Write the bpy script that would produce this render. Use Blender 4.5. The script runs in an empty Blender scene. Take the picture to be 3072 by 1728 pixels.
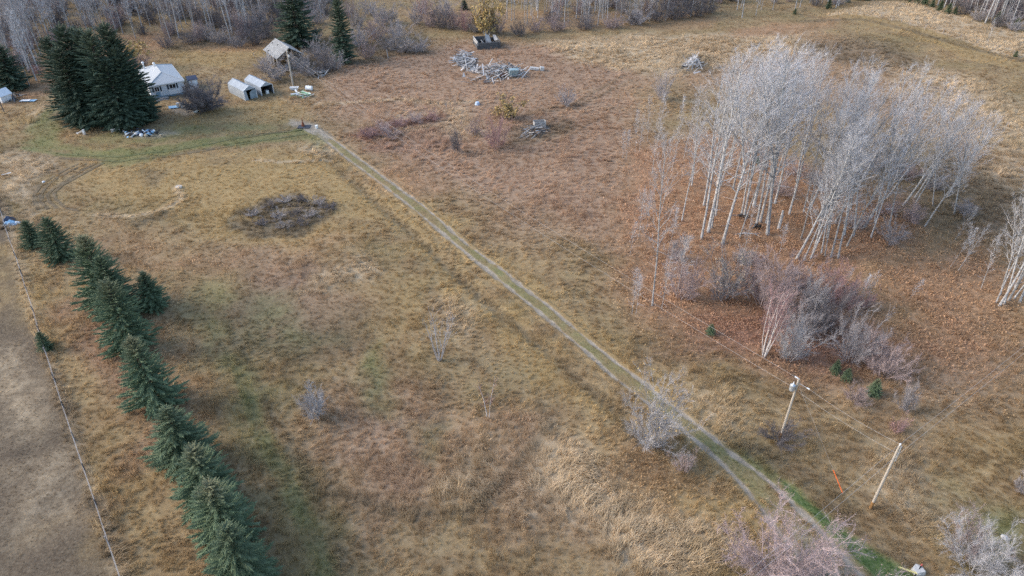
import bpy, math, random
import numpy as np
from mathutils import Vector, Matrix, Euler
R = math.radians
sc = bpy.context.scene
COL = sc.collection

# ---------------------------------------------------------------- camera, sky, sun, exposure
cam_d = bpy.data.cameras.new('camera')
cam_d.sensor_width = 36.0
cam_d.angle = R(73.0)
cam_d.clip_start = 0.5
cam_d.clip_end = 6000.0
cam = bpy.data.objects.new('camera', cam_d)
COL.objects.link(cam)
cam.location = (0, 0, 50.0)
cam.rotation_euler = (R(90 - 35.0), 0, 0)
sc.camera = cam

SUN_EL, SUN_AZ = 30.0, 274.0        # degrees; azimuth clockwise from +Y
wd = bpy.data.worlds.new('World')
sc.world = wd
wd.use_nodes = True
nt = wd.node_tree
nt.nodes.clear()
sky = nt.nodes.new('ShaderNodeTexSky')
sky.sky_type = 'NISHITA'
sky.sun_disc = False
sky.sun_elevation = R(SUN_EL)
sky.sun_rotation = R(SUN_AZ)
sky.air_density = 1.0
sky.dust_density = 1.6
sky.ozone_density = 1.0
bg = nt.nodes.new('ShaderNodeBackground')
bg.inputs['Strength'].default_value = 0.15
wo = nt.nodes.new('ShaderNodeOutputWorld')
nt.links.new(sky.outputs[0], bg.inputs[0])
nt.links.new(bg.outputs[0], wo.inputs[0])

sun_d = bpy.data.lights.new('sun', 'SUN')
sun_d.energy = 1.0
sun_d.angle = R(24)
sun_d.color = (1.0, 0.95, 0.88)
sun = bpy.data.objects.new('sun', sun_d)
COL.objects.link(sun)
_s = Vector((math.sin(R(SUN_AZ)) * math.cos(R(SUN_EL)), math.cos(R(SUN_AZ)) * math.cos(R(SUN_EL)), math.sin(R(SUN_EL))))
sun.rotation_euler = (-_s).to_track_quat('-Z', 'Y').to_euler()
sun.location = (-60, 60, 80)

sc.view_settings.view_transform = 'Standard'
sc.view_settings.look = 'None'
sc.view_settings.gamma = 1.0
sc.view_settings.use_curve_mapping = False
sc.view_settings.exposure = 1.37
sc.render.engine = 'CYCLES'
sc.cycles.max_bounces = 4
sc.cycles.diffuse_bounces = 2
sc.cycles.glossy_bounces = 2
sc.cycles.transmission_bounces = 2
sc.cycles.use_denoising = False
sc.cycles.use_adaptive_sampling = False

# ---------------------------------------------------------------- noise and terrain
def _hash(ix, iy, seed):
    n = (ix.astype(np.int64) * 374761393 + iy.astype(np.int64) * 668265263 + seed * 1274126177) & 0xffffffff
    n = ((n ^ (n >> 13)) * 1274126177) & 0xffffffff
    n = (n ^ (n >> 16)) & 0xffff
    return n / 65535.0

def vnoise(x, y, seed=0):
    ix = np.floor(x); iy = np.floor(y)
    fx = x - ix; fy = y - iy
    fx = fx * fx * (3 - 2 * fx); fy = fy * fy * (3 - 2 * fy)
    a = _hash(ix, iy, seed); b = _hash(ix + 1, iy, seed)
    c = _hash(ix, iy + 1, seed); d = _hash(ix + 1, iy + 1, seed)
    return (a * (1 - fx) + b * fx) * (1 - fy) + (c * (1 - fx) + d * fx) * fy

def fbm(x, y, seed=0, octaves=3):
    s = 0; a = 0.5; t = 0
    for o in range(octaves):
        s = s + a * vnoise(x * 2 ** o, y * 2 ** o, seed + o * 17); t += a; a *= 0.5
    return s / t

def smooth(e0, e1, v):
    t = np.clip((v - e0) / (e1 - e0), 0, 1)
    return t * t * (3 - 2 * t)

def line_dist(x, y, pts):
    d = np.full(x.shape, 1e9)
    for (ax, ay), (bx, by) in zip(pts[:-1], pts[1:]):
        vx, vy = bx - ax, by - ay
        t = np.clip(((x - ax) * vx + (y - ay) * vy) / (vx * vx + vy * vy + 1e-9), 0, 1)
        d = np.minimum(d, np.hypot(x - ax - t * vx, y - ay - t * vy))
    return d

def poly_sd(x, y, pts):            # signed distance, positive inside
    d = line_dist(x, y, pts + [pts[0]])
    ins = np.zeros(x.shape, bool)
    for (ax, ay), (bx, by) in zip(pts, pts[1:] + [pts[0]]):
        c = ((ay > y) != (by > y)) & (x < (bx - ax) * (y - ay) / (by - ay + 1e-12) + ax)
        ins ^= c
    return np.where(ins, d, -d)

RUT_R = [(-39.00, 124.66), (-34.89, 121.39), (-31.08, 116.81), (-22.86, 105.77), (-15.92, 96.09), (-10.10, 87.66), (-5.55, 80.66), (-0.93, 74.69), (1.00, 71.71), (4.93, 66.69), (9.28, 60.27), (11.33, 57.55), (14.32, 53.69), (17.90, 48.22), (20.24, 44.64), (23.18, 40.87), (24.50, 38.63), (25.61, 36.60), (26.76, 34.01), (28.04, 30.68)]
RUT_L = [(-39.03, 123.88), (-36.70, 121.58), (-33.16, 117.17), (-28.96, 111.17), (-21.73, 101.62), (-15.21, 92.24), (-9.16, 83.62), (-4.25, 76.48), (0.98, 69.31), (4.18, 64.89), (7.85, 59.78), (11.11, 54.79), (13.33, 51.85), (16.64, 47.43), (18.77, 43.82), (20.33, 40.91), (21.61, 37.88), (22.61, 34.94), (23.54, 32.39), (24.39, 30.03)]
DITCH = [(-32.49, 112.50), (-27.31, 103.81), (-20.54, 94.14), (-13.28, 83.51), (-7.11, 74.51), (-1.33, 65.98), (4.09, 59.37), (8.03, 53.87), (10.82, 49.52), (12.59, 45.58)]

def resample(pts, n):
    p = np.array(pts, float)
    s = np.concatenate([[0], np.cumsum(np.hypot(*(p[1:] - p[:-1]).T))])
    t = np.linspace(0, s[-1], n)
    return np.stack([np.interp(t, s, p[:, 0]), np.interp(t, s, p[:, 1])], 1)

NST = 260
_L = resample(RUT_L, NST); _Rr = resample(RUT_R, NST)
CENTRE = [tuple(v) for v in ((_L + _Rr) / 2)[::8]] + [tuple(((_L + _Rr) / 2)[-1])]
HALF = np.hypot(*(_L - _Rr).T) / 2

def height(x, y):
    x = np.asarray(x, float); y = np.asarray(y, float)
    z = (fbm(x / 22, y / 22, 3, 2) - 0.5) * 0.7 + (fbm(x / 3.2, y / 3.2, 9, 3) - 0.5) * 0.30
    dd = line_dist(x, y, DITCH)
    z = z - 0.3 * np.exp(-(dd / 0.8) ** 2)
    dc = line_dist(x, y, CENTRE)
    k = smooth(4.5, 2.0, dc)
    z = z * (1 - k) + k * ((fbm(x / 22, y / 22, 3, 2) - 0.5) * 0.7 + 0.05)
    z = z + 1.6 * np.exp(-(((x - 120) / 45) ** 2 + ((y - 200) / 28) ** 2))
    return z

def H1(x, y):
    return float(height(np.array([x]), np.array([y]))[0])

# ---------------------------------------------------------------- what grows where (kinds of ground cover, 0..1), with poplar shade painted in
CH = ['litter', 'green', 'gold', 'pale', 'pink', 'grey', 'dark', 'dirt', 'purple']
SHAPES = [
    # kind, weight, softness, outline
    ('litter', 1.0, 5.0, [(15.47, 92.86), (21.78, 113.34), (34.95, 122.34), (43.73, 116.81), (51.54, 106.85), (60.27, 98.11), (60.91, 88.01), (54.46, 79.33), (47.58, 78.34), (45.84, 68.40), (39.62, 59.37), (33.08, 56.05), (25.92, 58.01), (19.91, 62.93), (14.71, 65.20), (14.02, 74.51)]),
    ('litter', 0.75, 6.0, [(48.86, 81.39), (67.60, 83.51), (65.83, 73.59), (55.20, 56.05), (44.57, 54.17), (39.05, 58.01)]),
    ('litter', 0.55, 3.0, [(26.29, 59.37), (31.17, 58.01), (33.24, 54.17), (28.65, 52.96), (25.37, 56.05)]),
    ('litter', 0.3, 3.0, [(-4.35, 50.64), (0.08, 51.21), (1.63, 47.38), (-1.81, 45.34), (-5.32, 46.86)]),
    ('litter', 0.32, 3.0, [(11.80, 45.34), (16.23, 44.84), (17.98, 41.09), (14.34, 38.92), (9.86, 42.00)]),
    ('litter', 0.4, 3.0, [(-57.78, 88.01), (-44.02, 79.33), (-35.63, 78.34), (-36.59, 71.80), (-46.80, 74.51)]),
    ('litter', 0.6, 3.0, [(-109.30, 145.31), (-103.56, 151.80), (-118.99, 179.62), (-100.08, 186.97), (-64.75, 198.98), (-58.47, 172.74), (-71.18, 172.74), (-87.67, 179.62), (-88.02, 160.24), (-97.09, 141.62), (-103.54, 135.81)]),
    ('litter', 0.35, 4.0, [(-24.66, 194.83), (-4.00, 188.88), (22.73, 192.82), (55.38, 194.83), (59.61, 212.37), (-34.18, 217.18)]),
    ('litter', 0.5, 2.5, [(60.26, 192.82), (90.23, 201.11), (86.30, 190.83), (58.21, 185.08)]),
    ('litter', 0.4, 3.0, [(-23.64, 105.31), (-18.76, 108.42), (-10.00, 99.49), (-12.52, 92.86), (-18.91, 95.44)]),
    ('litter', 0.35, 4.0, [(-55.32, 79.33), (-40.01, 62.93), (-31.32, 46.34), (-32.96, 43.87), (-42.31, 54.17), (-52.95, 68.40)]),
    ('green', 0.5, 1.3, [(-90.93, 122.34), (-90.52, 128.28), (-92.48, 134.69), (-89.13, 131.42), (-86.49, 122.34), (-81.07, 115.06), (-68.35, 111.99), (-59.75, 114.71), (-50.46, 120.83), (-39.48, 123.88), (-33.11, 118.61), (-32.97, 114.71), (-42.41, 118.25), (-51.29, 114.71), (-59.58, 110.84), (-66.69, 108.42), (-77.67, 110.02), (-86.02, 115.06)]),
    ('green', 0.35, 2.0, [(-79.13, 119.53), (-45.19, 128.28), (-38.17, 124.66), (-50.95, 122.34), (-69.37, 114.19), (-78.07, 114.71)]),
    ('green', 1.0, 0.5, [(23.78, 41.90), (25.59, 39.78), (27.50, 36.95), (29.57, 34.49), (31.68, 32.18), (32.50, 30.03), (28.98, 30.03), (27.98, 32.39), (26.63, 34.86), (25.51, 36.87), (24.36, 39.26)]),
    ('green', 0.55, 0.8, [(19.86, 46.60), (22.04, 44.11), (24.14, 41.32), (23.39, 40.65), (21.11, 43.39), (19.29, 45.84)]),
    ('green', 0.5, 2.0, [(-16.99, 58.01), (-14.46, 58.68), (-11.92, 52.96), (-10.99, 48.98), (-13.22, 50.64), (-15.13, 54.79)]),
    ('green', 0.4, 2.0, [(-8.84, 47.38), (-6.92, 47.64), (-6.35, 45.34), (-8.22, 45.09)]),
    ('green', 0.3, 3.0, [(-42.83, 73.59), (-36.59, 71.80), (-28.37, 58.01), (-21.83, 43.87), (-17.00, 36.09), (-13.44, 31.73), (-16.58, 31.73), (-22.36, 40.65), (-29.74, 51.79), (-37.99, 63.67)]),
    ('green', 0.3, 3.0, [(-34.02, 70.07), (-26.54, 71.80), (-21.99, 60.76), (-27.40, 60.76)]),
    ('green', 0.4, 2.5, [(35.45, 37.28), (42.41, 39.35), (43.82, 37.28), (41.50, 33.46), (36.86, 34.19)]),
    ('gold', 0.8, 2.5, [(-34.07, 113.34), (-25.35, 103.81), (-16.73, 92.86), (-10.39, 82.44), (-2.37, 70.07), (4.97, 59.37), (10.23, 51.21), (12.10, 47.38), (10.48, 46.86), (6.25, 52.37), (-0.36, 60.76), (-7.44, 71.80), (-16.06, 83.51), (-26.27, 95.44), (-35.25, 106.85)]),
    ('gold', 0.75, 2.0, [(-33.71, 121.39), (-21.90, 106.85), (-11.20, 91.61), (-2.03, 78.34), (5.45, 68.40), (12.08, 59.37), (16.45, 54.17), (17.98, 49.52), (16.39, 49.52), (11.58, 55.42), (5.24, 64.43), (-1.94, 73.59), (-10.68, 85.72), (-22.49, 102.34)]),
    ('gold', 0.8, 3.5, [(-72.09, 108.42), (-59.24, 110.02), (-45.24, 113.34), (-35.06, 111.66), (-27.44, 98.11), (-21.64, 83.51), (-28.41, 79.33), (-38.38, 83.51), (-51.63, 92.86), (-63.11, 95.44)]),
    ('gold', 0.6, 4.0, [(-23.41, 73.59), (-14.84, 74.51), (-9.66, 63.67), (-12.61, 58.01), (-18.53, 61.47)]),
    ('gold', 0.8, 3.5, [(13.08, 147.85), (24.26, 154.53), (29.66, 144.06), (28.59, 128.28), (20.39, 124.27), (14.75, 128.28), (8.83, 132.50)]),
    ('gold', 0.35, 3.0, [(-40.84, 142.83), (-24.44, 145.31), (-7.37, 142.83), (13.08, 147.85), (10.41, 132.50), (-6.76, 128.28), (-23.00, 134.69), (-38.47, 132.50)]),
    ('gold', 0.6, 2.0, [(-86.66, 179.62), (-58.43, 176.13), (-54.95, 160.24), (-65.90, 157.34), (-80.34, 166.30)]),
    ('gold', 0.6, 2.0, [(-58.14, 134.69), (-48.22, 139.25), (-41.11, 136.94), (-40.57, 128.28), (-52.21, 126.25), (-62.79, 122.34), (-64.35, 126.25)]),
    ('gold', 0.65, 2.5, [(10.94, 42.00), (16.71, 40.21), (20.94, 37.68), (21.01, 33.46), (16.08, 31.73), (13.78, 36.09), (9.46, 38.92)]),
    ('gold', 0.5, 4.0, [(42.25, 49.52), (52.61, 51.79), (46.40, 41.54), (40.54, 42.46)]),
    ('gold', 0.6, 3.0, [(11.58, 55.42), (17.66, 56.05), (25.00, 51.79), (26.05, 47.38), (21.76, 45.84), (18.54, 48.44), (14.99, 50.64)]),
    ('gold', 0.55, 1.2, [(93.11, 208.65), (100.43, 198.98), (108.85, 186.97), (115.62, 171.09), (119.24, 161.72), (115.73, 155.92), (110.18, 164.75), (103.07, 181.41), (96.14, 194.02), (86.26, 202.41)]),
    ('gold', 0.5, 2.5, [(5.05, 46.34), (9.11, 48.44), (9.92, 42.46), (7.38, 38.92), (4.76, 41.54)]),
    ('gold', 0.5, 2.5, [(-64.32, 74.51), (-60.20, 74.51), (-48.13, 60.76), (-38.80, 48.44), (-29.86, 38.09), (-26.04, 33.46), (-28.61, 33.46), (-37.19, 43.39), (-49.38, 58.01)]),
    ('pale', 0.85, 4.0, [(7.33, 181.41), (21.96, 185.08), (43.19, 187.73), (58.71, 186.97), (73.75, 185.08), (75.48, 172.74), (63.66, 166.30), (48.88, 160.24), (36.75, 154.53), (24.99, 160.24), (12.51, 166.30)]),
    ('pale', 0.7, 6.0, [(86.40, 166.30), (98.85, 157.34), (104.23, 136.94), (77.51, 92.86), (72.80, 98.11), (80.88, 116.81), (82.99, 139.25)]),
    ('pale', 1.0, 1.2, [(90.27, 204.16), (99.19, 212.37), (113.12, 220.16), (119.64, 216.20), (121.33, 205.49), (126.73, 192.82), (133.41, 185.08), (122.02, 166.30), (116.54, 172.74), (110.27, 187.73), (102.63, 198.98)]),
    ('pale', 0.8, 3.0, [(3.48, 45.34), (7.22, 44.84), (11.75, 40.21), (15.12, 36.09), (16.71, 31.73), (7.29, 31.73), (5.42, 36.09), (1.49, 40.21)]),
    ('pale', 0.6, 3.0, [(-4.35, 43.39), (-0.66, 42.46), (-1.67, 38.92), (-5.24, 40.21)]),
    ('pale', 0.55, 3.0, [(34.34, 42.46), (38.92, 44.35), (38.66, 40.21), (34.09, 37.28), (32.43, 38.92)]),
    ('pale', 0.5, 3.0, [(17.53, 55.42), (22.44, 52.96), (25.54, 49.52), (21.79, 47.38), (18.22, 50.64)]),
    ('pale', 0.45, 2.0, [(-10.12, 68.40), (-4.39, 70.93), (-1.81, 65.98), (-5.90, 62.93)]),
    ('pale', 0.6, 1.2, [(-25.15, 74.51), (-19.10, 78.34), (-17.42, 74.51), (-20.51, 71.80), (-25.03, 71.80)]),
    ('pale', 0.55, 1.2, [(-36.30, 116.81), (-30.93, 115.06), (-32.30, 111.66), (-36.86, 113.34)]),
    ('pale', 0.7, 2.0, [(-89.92, 113.34), (-86.72, 115.06), (-78.64, 106.85), (-75.38, 95.44), (-69.36, 88.01), (-77.84, 95.44), (-82.38, 100.90)]),
    ('pale', 0.45, 1.5, [(-94.88, 134.69), (-93.09, 135.81), (-88.64, 126.25), (-90.19, 122.34)]),
    ('pale', 0.5, 3.0, [(-22.70, 132.50), (-10.22, 134.69), (-4.29, 122.34), (-16.43, 111.66), (-23.71, 118.61)]),
    ('pink', 0.9, 6.0, [(0.15, 120.45), (11.26, 122.34), (20.86, 116.81), (17.77, 103.81), (8.62, 103.81), (0.81, 108.42)]),
    ('pink', 0.78, 8.0, [(-44.17, 157.34), (-28.62, 176.13), (-9.04, 183.23), (11.31, 179.62), (31.86, 157.34), (26.07, 122.34), (18.29, 98.11), (13.56, 79.33), (5.13, 83.51), (-5.30, 92.86), (-16.20, 103.81), (-29.85, 120.45), (-39.49, 136.94)]),
    ('pink', 0.5, 8.0, [(35.55, 179.62), (75.67, 190.83), (90.62, 176.13), (97.76, 151.80), (89.75, 122.34), (74.94, 122.34), (60.00, 144.06), (34.72, 144.06)]),
    ('pink', 0.75, 5.0, [(-43.00, 160.24), (-27.18, 172.74), (-12.49, 157.34), (-9.10, 144.06), (-24.61, 146.57), (-38.07, 141.62)]),
    ('pink', 0.6, 6.0, [(-31.69, 122.34), (-21.33, 122.34), (-11.47, 110.02), (0.78, 103.81), (17.04, 98.11), (14.64, 79.33), (6.14, 81.39), (-2.24, 90.39), (-13.03, 98.11), (-23.75, 110.02)]),
    ('pink', 0.7, 5.0, [(-2.83, 179.62), (13.12, 176.13), (31.86, 157.34), (30.08, 146.57), (13.36, 151.80), (2.90, 157.34)]),
    ('pink', 0.5, 8.0, [(39.08, 56.05), (56.39, 58.01), (51.92, 50.64), (39.74, 48.44), (36.44, 51.79)]),
    ('pink', 0.5, 6.0, [(82.38, 128.28), (85.99, 106.85), (69.31, 79.33), (66.69, 88.01)]),
    ('pink', 0.45, 5.0, [(-39.88, 81.39), (-26.10, 83.51), (-18.88, 68.40), (-24.52, 63.67), (-33.48, 68.40)]),
    ('pink', 0.55, 4.0, [(-18.30, 51.79), (-8.73, 54.17), (-4.08, 45.34), (-6.40, 37.28), (-12.98, 36.09), (-18.52, 42.46)]),
    ('pink', 0.45, 4.0, [(-1.88, 48.44), (3.57, 47.38), (5.85, 37.28), (1.73, 35.70), (-2.45, 41.54)]),
    ('grey', 1.0, 0.8, [(-89.99, 106.85), (-78.76, 95.44), (-67.43, 79.33), (-59.27, 68.40), (-51.13, 58.01), (-44.19, 48.98), (-37.96, 40.87), (-33.88, 35.70), (-30.55, 31.36), (-29.06, 28.13), (-50.15, 28.13), (-112.69, 106.85)]),
    ('grey', 0.5, 2.5, [(-92.03, 116.81), (-88.06, 118.61), (-77.31, 106.85), (-71.09, 88.01), (-79.07, 95.44)]),
    ('grey', 0.55, 3.0, [(-35.16, 73.59), (-26.03, 78.34), (-16.99, 71.80), (-13.68, 59.37), (-20.49, 58.01), (-28.30, 60.76), (-34.87, 66.77)]),
    ('grey', 0.5, 1.6, [(-68.97, 166.30), (-55.70, 166.30), (-54.13, 157.34), (-59.58, 154.53)]),
    ('pale', 0.4, 3.0, [(-59.01, 58.01), (-55.43, 59.37), (-48.20, 51.21), (-47.61, 47.38), (-52.49, 48.98)]),
    ('pale', 0.35, 3.0, [(-45.50, 42.46), (-42.62, 43.87), (-37.22, 37.68), (-38.87, 35.70)]),
    ('gold', 0.5, 2.5, [(-74.07, 83.51), (-69.46, 81.39), (-59.76, 68.40), (-60.27, 65.20), (-68.89, 73.59)]),
    ('gold', 0.4, 2.5, [(-38.08, 36.09), (-34.35, 35.32), (-31.35, 31.73), (-34.80, 31.73)]),
    ('dark', 0.4, 2.0, [(-48.85, 49.52), (-46.26, 48.44), (-44.92, 45.34), (-47.40, 46.34)]),
    ('dark', 0.95, 1.2, [(-40.60, 90.39), (-38.75, 96.09), (-32.91, 97.43), (-26.62, 94.14), (-25.72, 89.79), (-30.00, 85.72), (-36.08, 85.16)]),
    ('dark', 0.5, 0.8, [(-56.89, 88.60), (-52.92, 91.61), (-51.22, 90.39), (-54.37, 86.86)]),
    ('dark', 0.35, 1.0, [(-52.42, 110.02), (-49.28, 110.84), (-48.36, 108.10), (-51.55, 107.63)]),
    ('dark', 0.5, 1.0, [(-61.62, 106.08), (-57.32, 105.31), (-56.21, 99.49), (-59.05, 100.19)]),
    ('dark', 0.6, 2.0, [(-0.58, 118.61), (3.19, 126.25), (10.14, 128.28), (11.26, 122.34), (6.57, 116.81), (0.85, 115.06)]),
    ('dark', 0.55, 5.0, [(74.95, 179.62), (91.61, 183.23), (98.71, 166.30), (91.61, 157.34), (77.95, 161.72), (72.36, 169.47)]),
    ('dark', 0.6, 6.0, [(56.43, 122.34), (76.24, 113.34), (79.07, 95.44), (69.83, 83.51), (60.33, 88.01), (52.92, 95.44)]),  # shade of the leaning poplars, painted into the ground colour
    ('dark', 0.5, 1.5, [(41.57, 169.47), (48.31, 169.47), (43.89, 154.53), (37.92, 155.92)]),
    ('dark', 0.45, 2.0, [(20.88, 46.86), (25.19, 45.84), (27.05, 42.46), (27.40, 38.50), (25.14, 41.09), (21.98, 43.87)]),
    ('dark', 0.45, 2.0, [(28.74, 40.21), (31.20, 37.68), (32.91, 32.74), (30.67, 32.74), (28.84, 36.09), (26.71, 38.50)]),
    ('dark', 0.5, 2.0, [(-59.39, 179.62), (-22.90, 198.98), (-19.36, 172.74), (-35.92, 161.72), (-48.51, 160.24)]),
    ('dark', 0.7, 3.0, [(-91.46, 188.88), (-67.17, 207.74), (-60.39, 183.23), (-72.34, 176.13), (-85.25, 176.13)]),
    ('dark', 0.55, 2.0, [(-86.49, 122.34), (-67.98, 122.34), (-73.31, 134.69), (-90.90, 130.36)]),
    ('dark', 0.6, 2.5, [(-52.45, 154.53), (-44.17, 157.34), (-42.86, 147.85), (-50.60, 147.85)]),
    ('purple', 0.8, 1.5, [(-28.73, 122.34), (-22.13, 128.28), (-14.73, 131.42), (-13.59, 127.26), (-20.04, 123.88), (-26.60, 118.61)]),
    ('purple', 0.5, 2.5, [(-26.92, 120.45), (-15.40, 122.34), (-8.94, 113.34), (-16.43, 111.66), (-25.28, 115.06)]),
    ('purple', 0.6, 0.8, [(-45.10, 125.25), (-40.32, 127.26), (-39.11, 123.88), (-43.81, 123.30)]),
    ('purple', 0.55, 4.0, [(16.52, 59.37), (26.79, 58.01), (33.62, 52.96), (40.37, 56.05), (43.36, 60.76), (39.51, 68.40), (24.15, 65.20)]),
    ('purple', 0.45, 3.0, [(-57.34, 83.51), (-45.88, 63.67), (-38.72, 51.79), (-33.13, 43.39), (-36.22, 45.34), (-45.44, 58.01), (-54.99, 75.44)]),
    ('dirt', 0.75, 1.0, [(-42.88, 128.28), (-37.70, 125.85), (-32.94, 119.53), (-33.87, 117.17), (-38.36, 122.34), (-43.11, 126.25)]),
    ('dirt', 0.5, 0.8, [(-66.92, 134.69), (-63.60, 136.48), (-60.54, 132.50), (-62.86, 128.28), (-67.20, 131.42)]),
    ('dirt', 0.4, 1.2, [(-73.16, 122.34), (-63.18, 123.30), (-60.58, 120.45), (-69.26, 118.61)]),
]
LOOPS = [[(-72.94, 108.10), (-74.16, 105.31), (-74.85, 102.34), (-75.20, 99.49), (-74.46, 96.63), (-72.93, 94.14), (-71.23, 91.86)],
         [(-71.84, 107.79), (-73.01, 105.01), (-73.88, 102.34), (-74.10, 99.21), (-73.40, 96.49), (-71.76, 93.88), (-69.87, 92.11)],
         [(-70.35, 107.63), (-71.36, 105.01), (-71.89, 101.62), (-72.61, 98.80), (-72.42, 96.63), (-70.89, 94.39), (-68.51, 92.24)],
         [(-69.10, 108.10), (-70.02, 105.62), (-70.97, 102.34), (-71.87, 99.77), (-71.80, 97.43), (-70.60, 95.44), (-67.31, 92.36), (-64.83, 91.61)],
         [(-78.55, 111.66), (-67.58, 110.35), (-59.20, 113.34), (-49.86, 118.97), (-39.24, 122.91)],
         [(-77.58, 109.86), (-66.76, 108.58), (-58.33, 111.17), (-48.98, 116.28), (-37.99, 120.83)]]
TRACKS = [   # kind, weight, half width, softness, path
    ('green', 0.55, 0.35, 0.6, [(-86.52, 114.71), (-78.37, 111.33), (-67.43, 110.02), (-59.07, 113.00), (-49.62, 118.25), (-39.10, 122.34)]),
    ('dark', 0.4, 0.18, 0.4, [(-78.73, 111.99), (-67.74, 110.67), (-59.34, 113.68), (-49.98, 119.34), (-39.29, 123.10)]),
    ('dark', 0.4, 0.18, 0.4, [(-77.85, 110.35), (-66.98, 109.05), (-58.53, 111.66), (-49.16, 116.81), (-38.03, 121.01)]),
    ('dark', 0.4, 0.3, 0.5, [(3.27, 130.36), (12.11, 134.25), (17.50, 140.43), (23.41, 147.85), (26.55, 151.80)]),
    ('dark', 0.4, 0.3, 0.5, [(3.30, 131.85), (12.27, 136.48), (16.91, 142.83), (22.00, 150.46), (25.15, 154.53)]),
    ('pale', 0.5, 0.5, 0.8, [(-39.38, 136.48), (-31.48, 137.40), (-23.62, 139.25), (-15.17, 136.48), (-7.17, 138.09)]),
    ('pale', 0.35, 0.25, 0.5, [(-77.15, 92.86), (-68.33, 80.87), (-59.99, 69.65), (-53.71, 61.47), (-47.84, 53.69), (-41.78, 45.84), (-35.78, 38.09), (-30.67, 31.29)]),
    ('dark', 0.45, 0.3, 0.7, DITCH),
    ('dark', 0.55, 0.7, 0.9, [(80.32, 198.14), (95.68, 198.14), (105.36, 186.21), (112.11, 175.44), (120.16, 163.22)]),
    ('pale', 0.55, 0.25, 0.5, [(-44.13, 109.70), (-39.82, 108.89), (-34.60, 109.70), (-31.26, 110.02)]),
    ('dark', 0.45, 0.2, 0.4, [(-36.22, 65.20), (-28.88, 54.17), (-22.99, 45.34), (-18.06, 37.68), (-14.07, 31.73)]),
    ('dark', 0.45, 0.2, 0.4, [(-34.60, 65.98), (-26.99, 54.17), (-21.29, 45.34), (-16.52, 37.68), (-12.66, 31.73)]),
    ('green', 0.4, 0.5, 0.8, [(-29.48, 56.05), (-25.78, 49.52), (-21.44, 42.46), (-17.43, 36.48), (-14.70, 31.73)]),
    ('pale', 0.5, 0.3, 0.5, [(-61.85, 90.39), (-56.26, 89.79), (-52.92, 91.61), (-50.83, 95.44), (-53.68, 99.49)]),
    ('dark', 0.4, 0.25, 0.5, [(-16.47, 39.78), (-9.80, 37.28), (-3.69, 37.68), (0.07, 42.46), (3.57, 47.38), (2.52, 51.21)]),
]

def _blend(m, name, w):
    i = CH.index(name)
    m[i] = np.maximum(m[i], w)

def cover(x, y):
    """kinds of ground cover at x, y -> array (9, n)"""
    x = np.asarray(x, float).ravel(); y = np.asarray(y, float).ravel()
    m = np.zeros((9, x.size))
    wx = x + (fbm(x / 6, y / 6, 21, 3) - 0.5) * 7
    wy = y + (fbm(x / 6, y / 6, 57, 3) - 0.5) * 7
    for kind, w, soft, pts in SHAPES:
        xs = [p[0] for p in pts]; ys = [p[1] for p in pts]; q = soft + 5
        sel = (x > min(xs) - q) & (x < max(xs) + q) & (y > min(ys) - q) & (y < max(ys) + q)
        if not sel.any(): continue
        k = 1.0 if soft > 1.1 else 0.35
        px = x[sel] + (wx[sel] - x[sel]) * k; py = y[sel] + (wy[sel] - y[sel]) * k
        f = smooth(-soft, soft, poly_sd(px, py, pts)) * w
        i = CH.index(kind); m[i, sel] = np.maximum(m[i, sel], f)
    for kind, w, hw, soft, pts in TRACKS:
        xs = [p[0] for p in pts]; ys = [p[1] for p in pts]; q = hw + soft + 2
        sel = (x > min(xs) - q) & (x < max(xs) + q) & (y > min(ys) - q) & (y < max(ys) + q)
        if not sel.any(): continue
        px = x[sel] + (wx[sel] - x[sel]) * 0.08; py = y[sel] + (wy[sel] - y[sel]) * 0.08
        f = smooth(hw + soft, hw, line_dist(px, py, pts)) * w
        i = CH.index(kind); m[i, sel] = np.maximum(m[i, sel], f)
    return m

def mow(x, y, m):
    """height of the grass in metres"""
    n = fbm(x / 5, y / 5, 77, 3)
    g = 0.34 + 0.4 * (n - 0.35)
    g = g + 0.28 * m[3] + 0.2 * m[4] + 0.25 * m[6] - 0.1 * m[0]
    g = g * (1 - 0.72 * smooth(0.3, 1, m[5])) * (1 - 0.55 * m[1]) * (1 - 0.9 * m[7])
    return np.clip(g, 0.05, 1.1)

# ---------------------------------------------------------------- material helpers
def new_mat(name):
    m = bpy.data.materials.new(name); m.use_nodes = True
    t = m.node_tree; t.nodes.clear()
    o = t.nodes.new('ShaderNodeOutputMaterial'); b = t.nodes.new('ShaderNodeBsdfPrincipled')
    t.links.new(b.outputs[0], o.inputs[0])
    return m, t, b

def mixc(t, fac, a, b, blend='MIX'):
    n = t.nodes.new('ShaderNodeMix'); n.data_type = 'RGBA'; n.blend_type = blend
    for v, s in ((fac, n.inputs[0]), (a, n.inputs[6]), (b, n.inputs[7])):
        if isinstance(v, (int, float)): s.default_value = v
        elif isinstance(v, tuple): s.default_value = (*v, 1) if len(v) == 3 else v
        else: t.links.new(v, s)
    return n.outputs[2]

def mth(t, op, a, b=None, c=None, clamp=False):
    n = t.nodes.new('ShaderNodeMath'); n.operation = op; n.use_clamp = clamp
    for v, s in zip((a, b, c), n.inputs):
        if v is None: continue
        if isinstance(v, (int, float)): s.default_value = v
        else: t.links.new(v, s)
    return n.outputs[0]

def noise(t, vec, scale, detail=2.0, rough=0.55):
    n = t.nodes.new('ShaderNodeTexNoise'); n.inputs['Scale'].default_value = scale
    n.inputs['Detail'].default_value = detail; n.inputs['Roughness'].default_value = rough
    if vec is not None: t.links.new(vec, n.inputs['Vector'])
    return n.outputs[0]

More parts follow.
